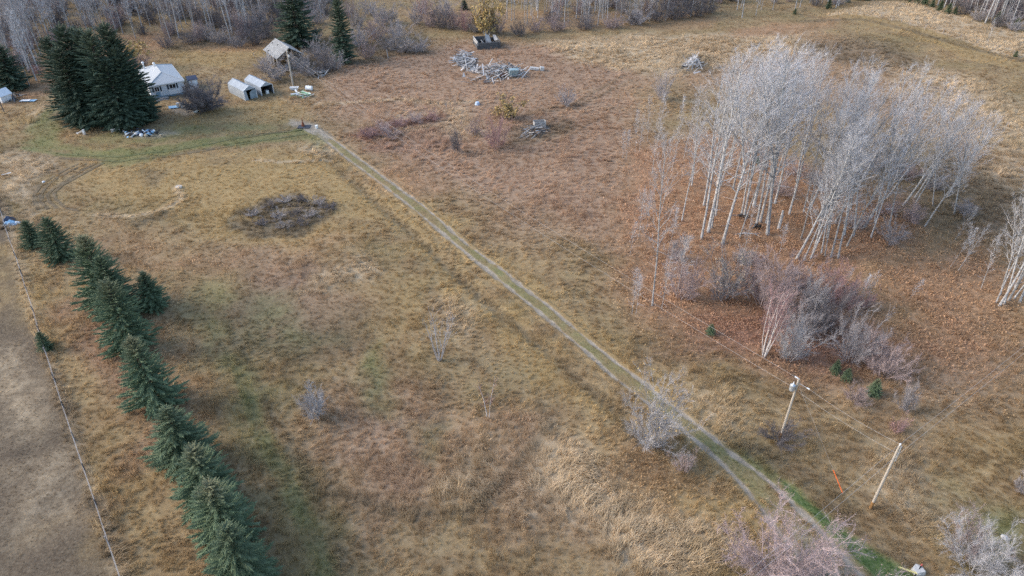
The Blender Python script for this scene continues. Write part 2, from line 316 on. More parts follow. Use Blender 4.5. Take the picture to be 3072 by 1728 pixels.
def ramp(t, v, lo, hi):
    n = t.nodes.new('ShaderNodeMapRange'); n.interpolation_type = 'SMOOTHSTEP'
    t.links.new(v, n.inputs[0]); n.inputs[1].default_value = lo; n.inputs[2].default_value = hi
    return n.outputs[0]

def simple(name, col, rough=0.8, var=0.25, scale=3.0, col2=None, metal=0.0, bump=0.0, objrand=0.0, stretch=None):
    """a plain procedural material: noise between two tones, optional bump and variation from object to object"""
    m, t, b = new_mat(name)
    tc = t.nodes.new('ShaderNodeTexCoord')
    vec = tc.outputs['Object']
    if stretch:
        mp = t.nodes.new('ShaderNodeMapping'); mp.inputs['Scale'].default_value = stretch
        t.links.new(vec, mp.inputs[0]); vec = mp.outputs[0]
    n = noise(t, vec, scale, 4.0)
    c2 = col2 or tuple(v * (1 - var) for v in col)
    c = mixc(t, ramp(t, n, 0.3, 0.7), tuple(col), tuple(c2))
    if objrand:
        oi = t.nodes.new('ShaderNodeObjectInfo')
        f = mth(t, 'MULTIPLY_ADD', oi.outputs['Random'], objrand, 1 - objrand / 2)
        cb = t.nodes.new('ShaderNodeCombineColor')
        for i in range(3): t.links.new(f, cb.inputs[i])
        c = mixc(t, 1.0, c, cb.outputs[0], 'MULTIPLY')
    t.links.new(c, b.inputs['Base Color'])
    b.inputs['Roughness'].default_value = rough; b.inputs['Metallic'].default_value = metal
    b.inputs['Specular IOR Level'].default_value = 0.25
    if bump:
        bp = t.nodes.new('ShaderNodeBump'); bp.inputs['Strength'].default_value = bump; bp.inputs['Distance'].default_value = 0.03
        t.links.new(n, bp.inputs['Height']); t.links.new(bp.outputs[0], b.inputs['Normal'])
    return m

# ground cover colour: one node group, used by the soil sheet, the track and every tuft of grass
def cover_group():
    g = bpy.data.node_groups.new('ground_cover_colour', 'ShaderNodeTree')
    for nm in ('a', 'b', 'c'):
        g.interface.new_socket(nm, in_out='INPUT', socket_type='NodeSocketVector')
    g.interface.new_socket('Color', in_out='OUTPUT', socket_type='NodeSocketColor')
    gi = g.nodes.new('NodeGroupInput'); go = g.nodes.new('NodeGroupOutput')
    geo = g.nodes.new('ShaderNodeNewGeometry'); pos = geo.outputs['Position']
    fl = g.nodes.new('ShaderNodeVectorMath'); fl.operation = 'MULTIPLY'; fl.inputs[1].default_value = (1, 1, 0.0)
    g.links.new(pos, fl.inputs[0]); pos = fl.outputs[0]
    n0 = noise(g, pos, 0.07, 3); n1 = noise(g, pos, 0.28, 4, 0.6); n2 = noise(g, pos, 1.1, 4, 0.65); n3 = noise(g, pos, 4.5, 3, 0.7)
    c = mixc(g, ramp(g, n1, 0.36, 0.64), (0.215, 0.155, 0.092), (0.30, 0.232, 0.142))
    c = mixc(g, mth(g, 'MULTIPLY', ramp(g, n0, 0.42, 0.7), 0.5), c, (0.17, 0.145, 0.072))
    c = mixc(g, mth(g, 'MULTIPLY', ramp(g, n2, 0.52, 0.72), 0.65), c, (0.36, 0.295, 0.205))
    c = mixc(g, mth(g, 'MULTIPLY', ramp(g, n2, 0.48, 0.25), 0.4), c, (0.13, 0.09, 0.058))
    w = mth(g, 'ADD', mth(g, 'MULTIPLY', n1, 0.9), mth(g, 'MULTIPLY', n2, 0.7))      # about 0.8 +- 0.25
    jit = mth(g, 'MULTIPLY_ADD', w, 1.1, -0.88)
    ins = []
    for nm in ('a', 'b', 'c'):
        s = g.nodes.new('ShaderNodeSeparateXYZ'); g.links.new(gi.outputs[nm], s.inputs[0]); ins += list(s.outputs)
    def layer(c, k, col, col2, gain=1.0, mx=0.9):
        f = mth(g, 'MULTIPLY_ADD', ins[k], 1.25 * gain, mth(g, 'MULTIPLY', mth(g, 'MINIMUM', mth(g, 'MULTIPLY', ins[k], 3.0), 1.0), jit), clamp=True)
        f = mth(g, 'MULTIPLY', f, mx)
        return mixc(g, f, c, mixc(g, ramp(g, n2, 0.35, 0.65), col, col2))
    c = layer(c, 5, (0.082, 0.067, 0.056), (0.12, 0.1, 0.082))
    c = layer(c, 2, (0.285, 0.20, 0.09), (0.345, 0.265, 0.14), 1.0, 0.75)
    c = layer(c, 4, (0.265, 0.175, 0.135), (0.34, 0.25, 0.195))
    c = layer(c, 3, (0.38, 0.31, 0.225), (0.47, 0.40, 0.31))
    c = layer(c, 0, (0.275, 0.158, 0.105), (0.355, 0.228, 0.162), 0.9, 0.76)
    c = layer(c, 8, (0.175, 0.095, 0.082), (0.24, 0.14, 0.12), 1.0, 0.8)
    c = layer(c, 6, (0.095, 0.078, 0.058), (0.17, 0.145, 0.11), 1.0, 0.85)
    c = layer(c, 1, (0.07, 0.135, 0.04), (0.14, 0.18, 0.075), 0.9, 0.9)
    c = mixc(g, mth(g, 'MULTIPLY', ramp(g, ins[1], 0.75, 0.97), 0.8), c, mixc(g, ramp(g, n2, 0.35, 0.65), (0.045, 0.095, 0.03), (0.085, 0.14, 0.05)))
    c = mixc(g, 1.0, c, (1.08, 0.995, 0.86), 'MULTIPLY')
    c = layer(c, 7, (0.25, 0.212, 0.165), (0.36, 0.31, 0.25), 1.1, 0.95)
    c = mixc(g, mth(g, 'MULTIPLY', ramp(g, n3, 0.4, 0.75), 0.22), c, (0.42, 0.36, 0.27))
    c = mixc(g, mth(g, 'MULTIPLY', ramp(g, n3, 0.48, 0.25), 0.2), c, (0.09, 0.068, 0.048))
    g.links.new(c, go.inputs[0])
    return g
COVER = cover_group()

def cover_mat(name, kind):
    m, t, b = new_mat(name)
    gr = t.nodes.new('ShaderNodeGroup'); gr.node_tree = COVER
    for i, nm in enumerate(('cover_a', 'cover_b', 'cover_c')):
        a = t.nodes.new('ShaderNodeAttribute'); a.attribute_name = nm; a.attribute_type = kind
        t.links.new(a.outputs['Vector'], gr.inputs[i])
    c = gr.outputs[0]
    if kind == 'INSTANCER':
        oi = t.nodes.new('ShaderNodeObjectInfo')
        a = t.nodes.new('ShaderNodeAttribute'); a.attribute_name = 'tone'; a.attribute_type = 'INSTANCER'
        f = a.outputs['Fac']
        cb = t.nodes.new('ShaderNodeCombineColor')
        for i in range(3): t.links.new(f, cb.inputs[i])
        c = mixc(t, 1.0, c, cb.outputs[0], 'MULTIPLY')
    else:
        geo = t.nodes.new('ShaderNodeNewGeometry')
        c = mixc(t, 1.0, c, (0.9, 0.9, 0.9), 'MULTIPLY')      # matted thatch and soil, a shade darker than the standing blades
        bp = t.nodes.new('ShaderNodeBump'); bp.inputs['Strength'].default_value = 0.6; bp.inputs['Distance'].default_value = 0.12
        t.links.new(noise(t, geo.outputs['Position'], 3.5, 5, 0.7), bp.inputs['Height'])
        t.links.new(bp.outputs[0], b.inputs['Normal'])
    t.links.new(c, b.inputs['Base Color'])
    b.inputs['Roughness'].default_value = 0.95; b.inputs['Specular IOR Level'].default_value = 0.1
    if kind == 'INSTANCER':          # dry blades let some light through
        tl = t.nodes.new('ShaderNodeBsdfTranslucent'); mx = t.nodes.new('ShaderNodeMixShader'); mx.inputs[0].default_value = 0.45
        t.links.new(c, tl.inputs[0]); t.links.new(b.outputs[0], mx.inputs[1]); t.links.new(tl.outputs[0], mx.inputs[2])
        t.links.new(mx.outputs[0], [n for n in t.nodes if n.type == 'OUTPUT_MATERIAL'][0].inputs[0])
    return m
M_SOIL = cover_mat('ground_cover', 'GEOMETRY')
M_TUFT = cover_mat('grass_blades', 'INSTANCER')

# ---------------------------------------------------------------- mesh helpers
def np_mesh(name, verts, faces_list, mat=None, smooth_=False):
    """faces_list: list of int arrays (n, k)"""
    me = bpy.data.meshes.new(name)
    verts = np.asarray(verts, np.float32)
    fl = [np.asarray(f, np.int32) for f in faces_list if len(f)]
    nl = sum(f.size for f in fl); nf = sum(len(f) for f in fl)
    me.vertices.add(len(verts)); me.vertices.foreach_set('co', verts.ravel())
    me.loops.add(nl); me.polygons.add(nf)
    me.loops.foreach_set('vertex_index', np.concatenate([f.ravel() for f in fl]))
    tot = np.concatenate([np.full(len(f), f.shape[1], np.int32) for f in fl])
    me.polygons.foreach_set('loop_start', np.concatenate([[0], np.cumsum(tot)[:-1]]).astype(np.int32))
    me.polygons.foreach_set('loop_total', tot)
    me.polygons.foreach_set('use_smooth', np.full(nf, smooth_))
    if mat: me.materials.append(mat)
    me.update(calc_edges=True); me.validate()
    return me

def link(name, data, parent=None, loc=(0, 0, 0), rot=(0, 0, 0), scale=(1, 1, 1)):
    o = bpy.data.objects.new(name, data); COL.objects.link(o)
    o.location = loc; o.rotation_euler = rot; o.scale = scale
    if parent: o.parent = parent
    return o

def tag(o, label=None, cat=None, group=None, kind=None):
    if label: o['label'] = label
    if cat: o['category'] = cat
    if group: o['group'] = group
    if kind: o['kind'] = kind
    return o

def thing(name, label, cat, loc=(0, 0, 0), rz=0.0, group=None, rot=None, scale=(1, 1, 1)):
    o = link(name, None, None, loc, rot or (0, 0, rz), scale)
    return tag(o, label, cat, group)

class MB:
    """collects boxes, tubes and polygons into one mesh"""
    def __init__(s): s.v = []; s.f = []
    def add(s, vs, fs):
        k = len(s.v); s.v += [tuple(v) for v in vs]; s.f += [tuple(i + k for i in f) for f in fs]; return s
    def box(s, c, d, rot=None, taper=1.0):
        M = (Euler(rot).to_matrix() if rot else Matrix.Identity(3)); vs = []
        for z in (-1, 1):
            for x, y in ((-1, -1), (1, -1), (1, 1), (-1, 1)):
                q = taper if z > 0 else 1
                vs.append(Vector(c) + M @ Vector((x * d[0] / 2 * q, y * d[1] / 2 * q, z * d[2] / 2)))
        return s.add(vs, [(3, 2, 1, 0), (4, 5, 6, 7), (0, 1, 5, 4), (1, 2, 6, 5), (2, 3, 7, 6), (3, 0, 4, 7)])
    def beam(s, a, b, w, h):
        a = Vector(a); b = Vector(b); d = (b - a); L = d.length
        q = d.to_track_quat('X', 'Z').to_euler()
        return s.box((a + b) / 2, (L, w, h), q)
    def tube(s, pts, rs, n=8, cap=True):
        pts = [Vector(p) for p in pts]; k = len(s.v)
        if isinstance(rs, (int, float)): rs = [rs] * len(pts)
        for i, p in enumerate(pts):
            d = (pts[min(i + 1, len(pts) - 1)] - pts[max(i - 1, 0)]).normalized()
            u = d.orthogonal().normalized() if i == 0 else (u - d * u.dot(d)).normalized()
            w = d.cross(u)
            for j in range(n):
                a = 2 * math.pi * j / n
                s.v.append(tuple(p + (u * math.cos(a) + w * math.sin(a)) * rs[i]))
        for i in range(len(pts) - 1):
            for j in range(n):
                j2 = (j + 1) % n
                s.f.append((k + i * n + j, k + i * n + j2, k + (i + 1) * n + j2, k + (i + 1) * n + j))
        if cap:
            s.f.append(tuple(k + j for j in reversed(range(n)))); s.f.append(tuple(k + (len(pts) - 1) * n + j for j in range(n)))
        return s
    def slab(s, poly, t):
        """extrude a 3-D polygon by thickness t along its normal (downwards)"""
        p = [Vector(v) for v in poly]; nrm = (p[1] - p[0]).cross(p[2] - p[0]).normalized(); n = len(p)
        vs = p + [v - nrm * t for v in p]
        return s.add(vs, [tuple(range(n)), tuple(reversed(range(n, 2 * n)))] + [(i, i + n, (i + 1) % n + n, (i + 1) % n) for i in range(n)])
    def mesh(s, name, mat):
        me = bpy.data.meshes.new(name); me.from_pydata(s.v, [], s.f)
        if mat: me.materials.append(mat)
        me.update(); return me
    def build(s, name, mat, parent=None, loc=(0, 0, 0), rot=(0, 0, 0)):
        return link(name, s.mesh(name, mat), parent, loc, rot)

# ---------------------------------------------------------------- the ground sheet
def grid_axis(lo, hi, step0, step1, ends, far):
    a = [lo]
    while a[-1] < hi:
        t = (a[-1] - lo) / (hi - lo); a.append(a[-1] + step0 + (step1 - step0) * t)
    s = step1; up = []
    v = a[-1]
    while v < far:
        s *= 1.45; v += s; up.append(v)
    s = step0; dn = []; v = lo
    while v > ends:
        s *= 1.45; v -= s; dn.append(v)
    return np.array(dn[::-1] + a + up)

ys_ = grid_axis(24, 250, 0.36, 0.85, -400, 3000)
xp = [0.0]
while xp[-1] < 172: xp.append(xp[-1] + 0.42 + 0.35 * min(1, xp[-1] / 120))
s_ = 0.8
while xp[-1] < 3000: s_ *= 1.45; xp.append(xp[-1] + s_)
xs_ = np.array([-v for v in xp[:0:-1]] + xp)
GX, GY = np.meshgrid(xs_, ys_)
gx, gy = GX.ravel(), GY.ravel()
gz = height(gx, gy)
gz -= 0.07 * smooth(2.6, 2.0, line_dist(gx, gy, CENTRE))
nx, ny = len(xs_), len(ys_)
ii = np.arange(nx * ny).reshape(ny, nx)
quads = np.stack([ii[:-1, :-1].ravel(), ii[:-1, 1:].ravel(), ii[1:, 1:].ravel(), ii[1:, :-1].ravel()], 1)
gm = np_mesh('ground', np.stack([gx, gy, gz], 1), [quads], M_SOIL, True)
def set_cover(me, m):
    for k, nm in enumerate(('cover_a', 'cover_b', 'cover_c')):
        a = me.attributes.new(nm, 'FLOAT_VECTOR', 'POINT')
        a.data.foreach_set('vector', m[3 * k:3 * k + 3].T.astype(np.float32).ravel())
set_cover(gm, cover(gx, gy))
tag(link('ground', gm), kind='structure')

# the two-track driveway: a strip 3 cm proud of the field, worn ruts and a grassy crown
ks = np.linspace(-0.62, 1.62, 29)
dv = []; dm = []
for i in range(NST):
    half = 0.85 if HALF[i] < 0.6 else HALF[i]
    c = (_L[i] + _Rr[i]) / 2; d = (_Rr[i] - _L[i]) / (2 * max(HALF[i], 0.05))
    if HALF[i] < 0.3: d = np.array([0.55, 0.83])
    wide = smooth(NST * 0.93, NST * 1.0, np.array(float(i)))
    for k in ks:
        off = (k * 2 - 1) * half
        p = c + d * off
        dv.append((p[0], p[1], 0)); dm.append((i, 0, off, half, wide))
dv = np.array(dv); dm = np.array(dm)
wob = (fbm(dv[:, 0] / 1.1, dv[:, 1] / 1.1, 5, 3) - 0.5)
lat = (fbm(dv[:, 0] / 7, dv[:, 1] / 7, 25, 2) - 0.5) * 0.5
dm[:, 1] = np.abs(np.abs(dm[:, 2] + lat) - dm[:, 3])
wdt = 0.7 + 0.9 * (fbm(dv[:, 0] / 4, dv[:, 1] / 4, 45, 2) - 0.2)
rut = smooth(0.32, 0.06, dm[:, 1] / wdt + wob * 0.6) * np.clip(0.6 + 0.8 * fbm(dv[:, 0] / 2.5, dv[:, 1] / 2.5, 65, 2), 0, 1)
rut = np.maximum(rut, smooth(18, 4, dm[:, 0]) * smooth(1.7, 0.7, np.abs(dm[:, 2])) * 0.8)
rut = np.maximum(rut * 1.0, 0.75 * dm[:, 4] * smooth(1.25, 0.95, np.abs(dm[:, 2]) / dm[:, 3] + wob * 0.2))
crown = smooth(1.0, 0.75, np.abs(dm[:, 2]) / dm[:, 3] + wob * 0.3) * (1 - dm[:, 4])
mm = cover(dv[:, 0], dv[:, 1])
mm[7] = np.maximum(mm[7], rut); mm[1] = np.maximum(mm[1], crown * (0.02 + 0.62 * fbm(dv[:, 0] / 1.7, dv[:, 1] / 1.7, 15, 3)) * (1 - rut)); mm[2] *= (1 - crown)
dv[:, 2] = height(dv[:, 0], dv[:, 1]) + 0.03 - 0.05 * rut - 0.10 * smooth(0.8, 1.0, np.abs(dm[:, 2]) / (dm[:, 3] * 2.2))
idx = np.arange(NST * len(ks)).reshape(NST, len(ks))
qd = np.stack([idx[:-1, :-1].ravel(), idx[:-1, 1:].ravel(), idx[1:, 1:].ravel(), idx[1:, :-1].ravel()], 1)
dme = np_mesh('driveway', dv, [qd[:, ::-1]], M_SOIL, True)
set_cover(dme, mm)
tag(link('driveway', dme), kind='structure')

# wheel marks pressed into the grass
for lp in LOOPS:
    n_ = 60; c_ = resample(lp, n_); d_ = np.gradient(c_, axis=0); d_ /= np.linalg.norm(d_, axis=1, keepdims=True); nrm_ = np.stack([-d_[:, 1], d_[:, 0]], 1)
    wv = 0.14 + 0.08 * fbm(c_[:, 0] / 1.5, c_[:, 1] / 1.5, 8, 2)
    rows = [c_ + nrm_ * (wv * k)[:, None] for k in (-1.6, -0.8, 0, 0.8, 1.6)]
    v_ = np.stack(rows, 1).reshape(-1, 2); hz_ = height(v_[:, 0], v_[:, 1]) + 0.05
    hz_ += np.tile([0.0, 0.02, 0.0, 0.02, 0.0], n_)
    i_ = np.arange(n_ * 5).reshape(n_, 5)
    q_ = np.stack([i_[:-1, :-1].ravel(), i_[1:, :-1].ravel(), i_[1:, 1:].ravel(), i_[:-1, 1:].ravel()], 1)
    me_ = np_mesh('wheel_track', np.column_stack([v_, hz_]), [q_], M_SOIL, True)
    mc_ = cover(v_[:, 0], v_[:, 1]); mc_[6] = np.maximum(mc_[6], np.tile([0.35, 0.9, 1.0, 0.9, 0.35], n_)); set_cover(me_, mc_)
    tag(link('wheel_track', me_), kind='structure')

# ---------------------------------------------------------------- grass: tufts instanced on a cloud of points
rng = np.random.default_rng(7)
def ribbons(paths, widths):
    """paths: list of arrays (k,3); flat tapering ribbons -> verts, tris/quads"""
    V = []; Q = []; T = []
    for p, w in zip(paths, widths):
        d = p[-1] - p[0]; side = np.cross(d, (0, 0, 1.0)); L = np.linalg.norm(side)
        side = side / L if L > 1e-4 else np.array([1.0, 0, 0])
        k = len(V); n = len(p)
        for i in range(n - 1):
            ww = w * (1 - 0.6 * i / (n - 1)) / 2
            V.append(p[i] - side * ww); V.append(p[i] + side * ww)
        V.append(p[-1])
        for i in range(n - 2): Q.append((k + 2 * i, k + 2 * i + 1, k + 2 * i + 3, k + 2 * i + 2))
        T.append((k + 2 * (n - 2), k + 2 * (n - 2) + 1, k + 2 * (n - 1)))
    return np.array(V), np.array(Q, int).reshape(-1, 4), np.array(T, int).reshape(-1, 3)

def tuft_lodged(r, n=15, lean=0.8):
    P = []; W = []
    for _ in range(n):
        a = r.normal(0, 0.55); L = r.uniform(0.7, 1.25); b = r.uniform(-0.22, 0.22, 2)
        d = np.array([math.cos(a), math.sin(a), 0]); up = r.uniform(0.35, 0.75); ln = r.uniform(0.5, 1.0) * lean
        p0 = np.array([b[0], b[1], -0.05])
        p1 = p0 + np.array([0, 0, up * 0.55 * L]) + d * ln * 0.30 * L
        p2 = p1 + np.array([0, 0, 0.05 * L]) + d * ln * 0.62 * L
        P.append(np.array([p0, p1, p2])); W.append(r.uniform(0.03, 0.05))
    return ribbons(P, W)
def tuft_upright(r, n=15):
    P = []; W = []
    for _ in range(n):
        a = r.uniform(0, 6.28); L = r.uniform(0.55, 1.1); b = r.uniform(-0.3, 0.3, 2)
        d = np.array([math.cos(a), math.sin(a), 0]) * r.uniform(0.1, 0.5)
        p0 = np.array([b[0], b[1], -0.05]); p1 = p0 + np.array([0, 0, 0.6 * L]) + d * 0.35 * L; p2 = p1 + np.array([0, 0, 0.35 * L]) + d * 0.6 * L
        P.append(np.array([p0, p1, p2])); W.append(r.uniform(0.02, 0.038))
    return ribbons(P, W)
def tuft_leaves(r, n=16):
    V = []; Q = []
    for _ in range(n):
        c = np.array([*r.uniform(-0.6, 0.6, 2), r.uniform(0.02, 0.3)]); a = r.uniform(0, 6.28); s = r.uniform(0.05, 0.095)
        u = np.array([math.cos(a), math.sin(a), r.normal(0, .5)]) * s; w = np.array([-math.sin(a), math.cos(a), r.normal(0, .5)]) * s * 0.75
        k = len(V); V += [c - u, c - w, c + u, c + w]; Q.append((k, k + 1, k + 2, k + 3))
    return np.array(V), np.array(Q), np.zeros((0, 3), int)

tuft_col = bpy.data.collections.new('tufts')
tufts = []
r0 = np.random.default_rng(3)
for i in range(5): tufts.append(tuft_lodged(r0))
for i in range(4): tufts.append(tuft_upright(r0))
for i in range(3): tufts.append(tuft_leaves(r0))
for i, (v, q, t3) in enumerate(tufts):
    o = bpy.data.objects.new('tuft_%02d' % i, np_mesh('tuft', v, [q, t3], M_TUFT))
    tuft_col.objects.link(o)

pts = []
def scatter(y0, y1, dens):
    w0, w1 = 0.74 * (y0 * 0.82 + 29) + 9, 0.74 * (y1 * 0.82 + 29) + 9
    n = int(dens * (w0 + w1) * (y1 - y0))
    y = rng.uniform(y0, y1, n); x = rng.uniform(-w1, w1, n)
    k = np.abs(x) < 0.74 * (y * 0.82 + 29) + 9
    pts.append(np.stack([x[k], y[k]], 1))
DENS = 0.95
for y0, y1, d in ((26, 45, 9.0), (45, 65, 6.5), (65, 95, 4.6), (95, 140, 3.2), (140, 185, 2.2), (185, 240, 1.3)):
    scatter(y0, y1, d * DENS)
pts = np.concatenate(pts)
px, py = pts[:, 0], pts[:, 1]
m = cover(px, py)
keep = rng.random(len(px)) > np.clip(m[7] * 1.3, 0, 1)
dr = np.minimum(line_dist(px, py, [tuple(v) for v in _L[::4]]), line_dist(px, py, [tuple(v) for v in _Rr[::4]]))
keep &= (dr > 0.40) | ((dr > 0.16) & (rng.random(len(px)) < 0.4))
for lp in LOOPS: keep &= (line_dist(px, py, lp) > 0.24) | (rng.random(len(px)) < 0.25)
dc = line_dist(px, py, CENTRE)
crown_pt = (dc < 0.75)
clump = fbm(px / 1.6, py / 1.6, 31, 2)
BARE = [[(-14.02, 166.30), (-12.55, 173.41), (-9.99, 171.09), (-7.74, 163.22), (-4.44, 161.42), (0.18, 159.65), (3.34, 156.77), (4.14, 152.34), (0.18, 151.00), (-4.19, 150.46), (-7.76, 152.34), (-11.10, 156.77), (-13.24, 161.72)], [(39.63, 160.82), (42.68, 167.87), (44.23, 167.55), (44.61, 160.82), (42.47, 156.21), (39.44, 156.77)],
        [(-74, 138.4), (-68, 142.3), (-75, 153.2), (-81, 149.3)], [(-54.7, 137.8), (-52.5, 140), (-58.5, 144.6), (-60.5, 142.3)], [(-52.2, 141), (-50.3, 143.2), (-56, 147.6), (-58, 145.4)],
        [(-53, 157.8), (-48.3, 161.1), (-53, 168), (-57.8, 164.6)], [(-8.5, 175), (-3, 176.4), (-4.3, 181.4), (-9.8, 180)], [(-73.16, 122.34), (-66.82, 123.10), (-64.20, 118.61), (-70.37, 117.89)]]
for b_ in BARE: keep &= poly_sd(px, py, b_) < 0.1
keep &= rng.random(len(px)) < (0.72 + 0.42 * clump)
gh = mow(px, py, m)
gh = np.where(line_dist(px, py, [(-79.56, 95.44), (-69.52, 82.23), (-60.58, 70.58), (-51.32, 58.35), (-41.84, 45.89), (-35.76, 38.05), (-30.25, 30.85)]) < 0.7 * (0.5 + clump), 0.55, gh)
gh = np.where(dr < 0.45, 0.12, np.where(crown_pt, 0.17, gh)) * (0.8 + 0.4 * clump)
m[1] = np.where(crown_pt, np.maximum(m[1], 0.62 * clump), m[1])
gs = np.clip(gh / 0.62, 0.14, 1.6) * rng.uniform(0.75, 1.3, len(px))
flow = (fbm(px / 14, py / 14, 41, 3) - 0.5) * 11.0 + rng.normal(0, 0.32, len(px))
lod = fbm(px / 9, py / 9, 63, 2) + 0.35 * m[3] + 0.2 * m[2] - 0.25 * m[0] + 0.15 * m[4]
u = rng.random(len(px))
var = np.where(lod + 0.3 * (u - 0.5) > 0.38, rng.integers(0, 5, len(px)), rng.integers(5, 9, len(px)))
leaf = rng.random(len(px)) < np.clip(m[0] * 0.75, 0, 0.75)
var = np.where(leaf, rng.integers(9, 12, len(px)), var)
gs = gs * (1 + 0.45 * m[3])
gs = np.where(leaf, rng.uniform(0.8, 1.3, len(px)), gs)
tone = np.clip(rng.normal(1.42, 0.17, len(px)) + 0.2 * (fbm(px / 2.2, py / 2.2, 91, 2) - 0.5), 0.8, 2.1)
tone = np.where(leaf, tone * rng.uniform(0.9, 1.35, len(px)), tone)
sel = np.where(keep)[0]
pz = height(px, py)
pm = bpy.data.meshes.new('dry_grass')
pm.vertices.add(len(sel)); pm.vertices.foreach_set('co', np.stack([px, py, pz], 1)[sel].astype(np.float32).ravel())
set_cover(pm, m[:, sel])
def fattr(nm, v, typ='FLOAT', key='value'):
    a = pm.attributes.new(nm, typ, 'POINT'); a.data.foreach_set(key, v)
fattr('tone', tone[sel].astype(np.float32)); fattr('turn', flow[sel].astype(np.float32)); fattr('size', gs[sel].astype(np.float32))
fattr('pick', var[sel].astype(np.int32), 'INT')
pm.update()
print('tufts', len(sel))
grass = link('dry_grass', pm)
tag(grass, 'dry autumn grass, weeds and fallen leaves covering the fields', 'grass', kind='stuff')
ng = bpy.data.node_groups.new('grass_scatter', 'GeometryNodeTree')
ng.interface.new_socket('Geometry', in_out='INPUT', socket_type='NodeSocketGeometry')
ng.interface.new_socket('Geometry', in_out='OUTPUT', socket_type='NodeSocketGeometry')
gi = ng.nodes.new('NodeGroupInput'); go = ng.nodes.new('NodeGroupOutput')
m2p = ng.nodes.new('GeometryNodeMeshToPoints')
iop = ng.nodes.new('GeometryNodeInstanceOnPoints')
ci = ng.nodes.new('GeometryNodeCollectionInfo'); ci.inputs[0].default_value = tuft_col
ci.inputs['Separate Children'].default_value = True; ci.inputs['Reset Children'].default_value = True
def nattr(nm, dt):
    a = ng.nodes.new('GeometryNodeInputNamedAttribute'); a.data_type = dt; a.inputs[0].default_value = nm
    return a.outputs[0]
cx = ng.nodes.new('ShaderNodeCombineXYZ'); ng.links.new(nattr('turn', 'FLOAT'), cx.inputs[2])
e2r = ng.nodes.new('FunctionNodeEulerToRotation'); ng.links.new(cx.outputs[0], e2r.inputs[0])
ng.links.new(gi.outputs[0], m2p.inputs[0])
ng.links.new(m2p.outputs[0], iop.inputs['Points'])
ng.links.new(ci.outputs[0], iop.inputs['Instance'])
iop.inputs['Pick Instance'].default_value = True
ng.links.new(nattr('pick', 'INT'), iop.inputs['Instance Index'])
ng.links.new(e2r.outputs[0], iop.inputs['Rotation'])
ng.links.new(nattr('size', 'FLOAT'), iop.inputs['Scale'])
ng.links.new(iop.outputs[0], go.inputs[0])
md = grass.modifiers.new('scatter', 'NODES'); md.node_group = ng

# ---------------------------------------------------------------- materials of the things
M_ASPEN = simple('aspen_bark', (0.45, 0.44, 0.43), 0.85, 0.35, 2.6, (0.20, 0.19, 0.185), objrand=0.4)
M_TWIG = simple('grey_twigs', (0.52, 0.505, 0.515), 0.85, 0.2, 0.8, (0.40, 0.39, 0.40), objrand=0.3)
M_DARKBARK = simple('dark_aspen_bark', (0.44, 0.43, 0.425), 0.9, 0.4, 1.4, (0.28, 0.27, 0.265), objrand=0.4)
M_DARKTWIG = simple('dull_twigs', (0.36, 0.325, 0.32), 0.9, 0.25, 0.8, (0.27, 0.245, 0.245), objrand=0.4)
M_BIRCH = simple('white_birch_bark', (0.62, 0.57, 0.53), 0.8, 0.35, 2.0, (0.36, 0.30, 0.27))
M_PURPLE = simple('purple_grey_twigs', (0.37, 0.285, 0.265), 0.9, 0.25, 0.9, (0.28, 0.215, 0.205), objrand=0.3)
M_PINK = simple('reddish_twigs', (0.36, 0.225, 0.21), 0.9, 0.25, 0.9, (0.28, 0.175, 0.165), objrand=0.2)
M_WILLOW = simple('pale_willow_twigs', (0.42, 0.395, 0.385), 0.85, 0.25, 0.9, (0.31, 0.29, 0.29), objrand=0.25)
M_DARKSHRUB = simple('dark_brown_twigs', (0.17, 0.15, 0.15), 0.9, 0.3, 0.9, (0.12, 0.105, 0.105), objrand=0.3)  # plain dark brown twig colour
M_YLEAF = simple('yellow_leaves', (0.48, 0.34, 0.12), 0.7, 0.3, 2.5, (0.36, 0.24, 0.10))
M_TANLEAF = simple('tan_dead_leaves', (0.34, 0.27, 0.19), 0.8, 0.3, 2.5, (0.24, 0.19, 0.13))
M_PINKLEAF = simple('dull_pink_leaves', (0.40, 0.27, 0.22), 0.8, 0.3, 2.5, (0.30, 0.20, 0.16))
M_SPRUCEBARK = simple('spruce_bark', (0.11, 0.085, 0.065), 0.95, 0.4, 3)

def spruce_mat(name, c1, c2, top):
    m, t, b = new_mat(name)
    tc = t.nodes.new('ShaderNodeTexCoord'); oi = t.nodes.new('ShaderNodeObjectInfo')
    n = noise(t, tc.outputs['Object'], 1.3, 4.0, 0.6)
    c = mixc(t, ramp(t, n, 0.32, 0.68), c1, c2)
    n2 = noise(t, tc.outputs['Object'], 5.0, 3.0, 0.6)
    c = mixc(t, mth(t, 'MULTIPLY', ramp(t, n2, 0.5, 0.75), 0.4), c, (0.19, 0.22, 0.155))
    at = t.nodes.new('ShaderNodeAttribute'); at.attribute_name = 'age'
    f = mth(t, 'MULTIPLY', mth(t, 'MULTIPLY', ramp(t, at.outputs['Fac'], 0.62, 1.0), oi.outputs['Random']), top, clamp=True)
    c = mixc(t, f, c, (0.23, 0.175, 0.10))
    v = mth(t, 'MULTIPLY_ADD', oi.outputs['Random'], 0.35, 0.82)
    cb = t.nodes.new('ShaderNodeCombineColor')
    for i in range(3): t.links.new(v, cb.inputs[i])
    c = mixc(t, 1.0, c, cb.outputs[0], 'MULTIPLY')
    t.links.new(c, b.inputs['Base Color']); b.inputs['Roughness'].default_value = 0.75; b.inputs['Specular IOR Level'].default_value = 0.2
    return m
M_SPRUCE = spruce_mat('blue_green_needles', (0.08, 0.118, 0.062), (0.13, 0.172, 0.092), 0.5)
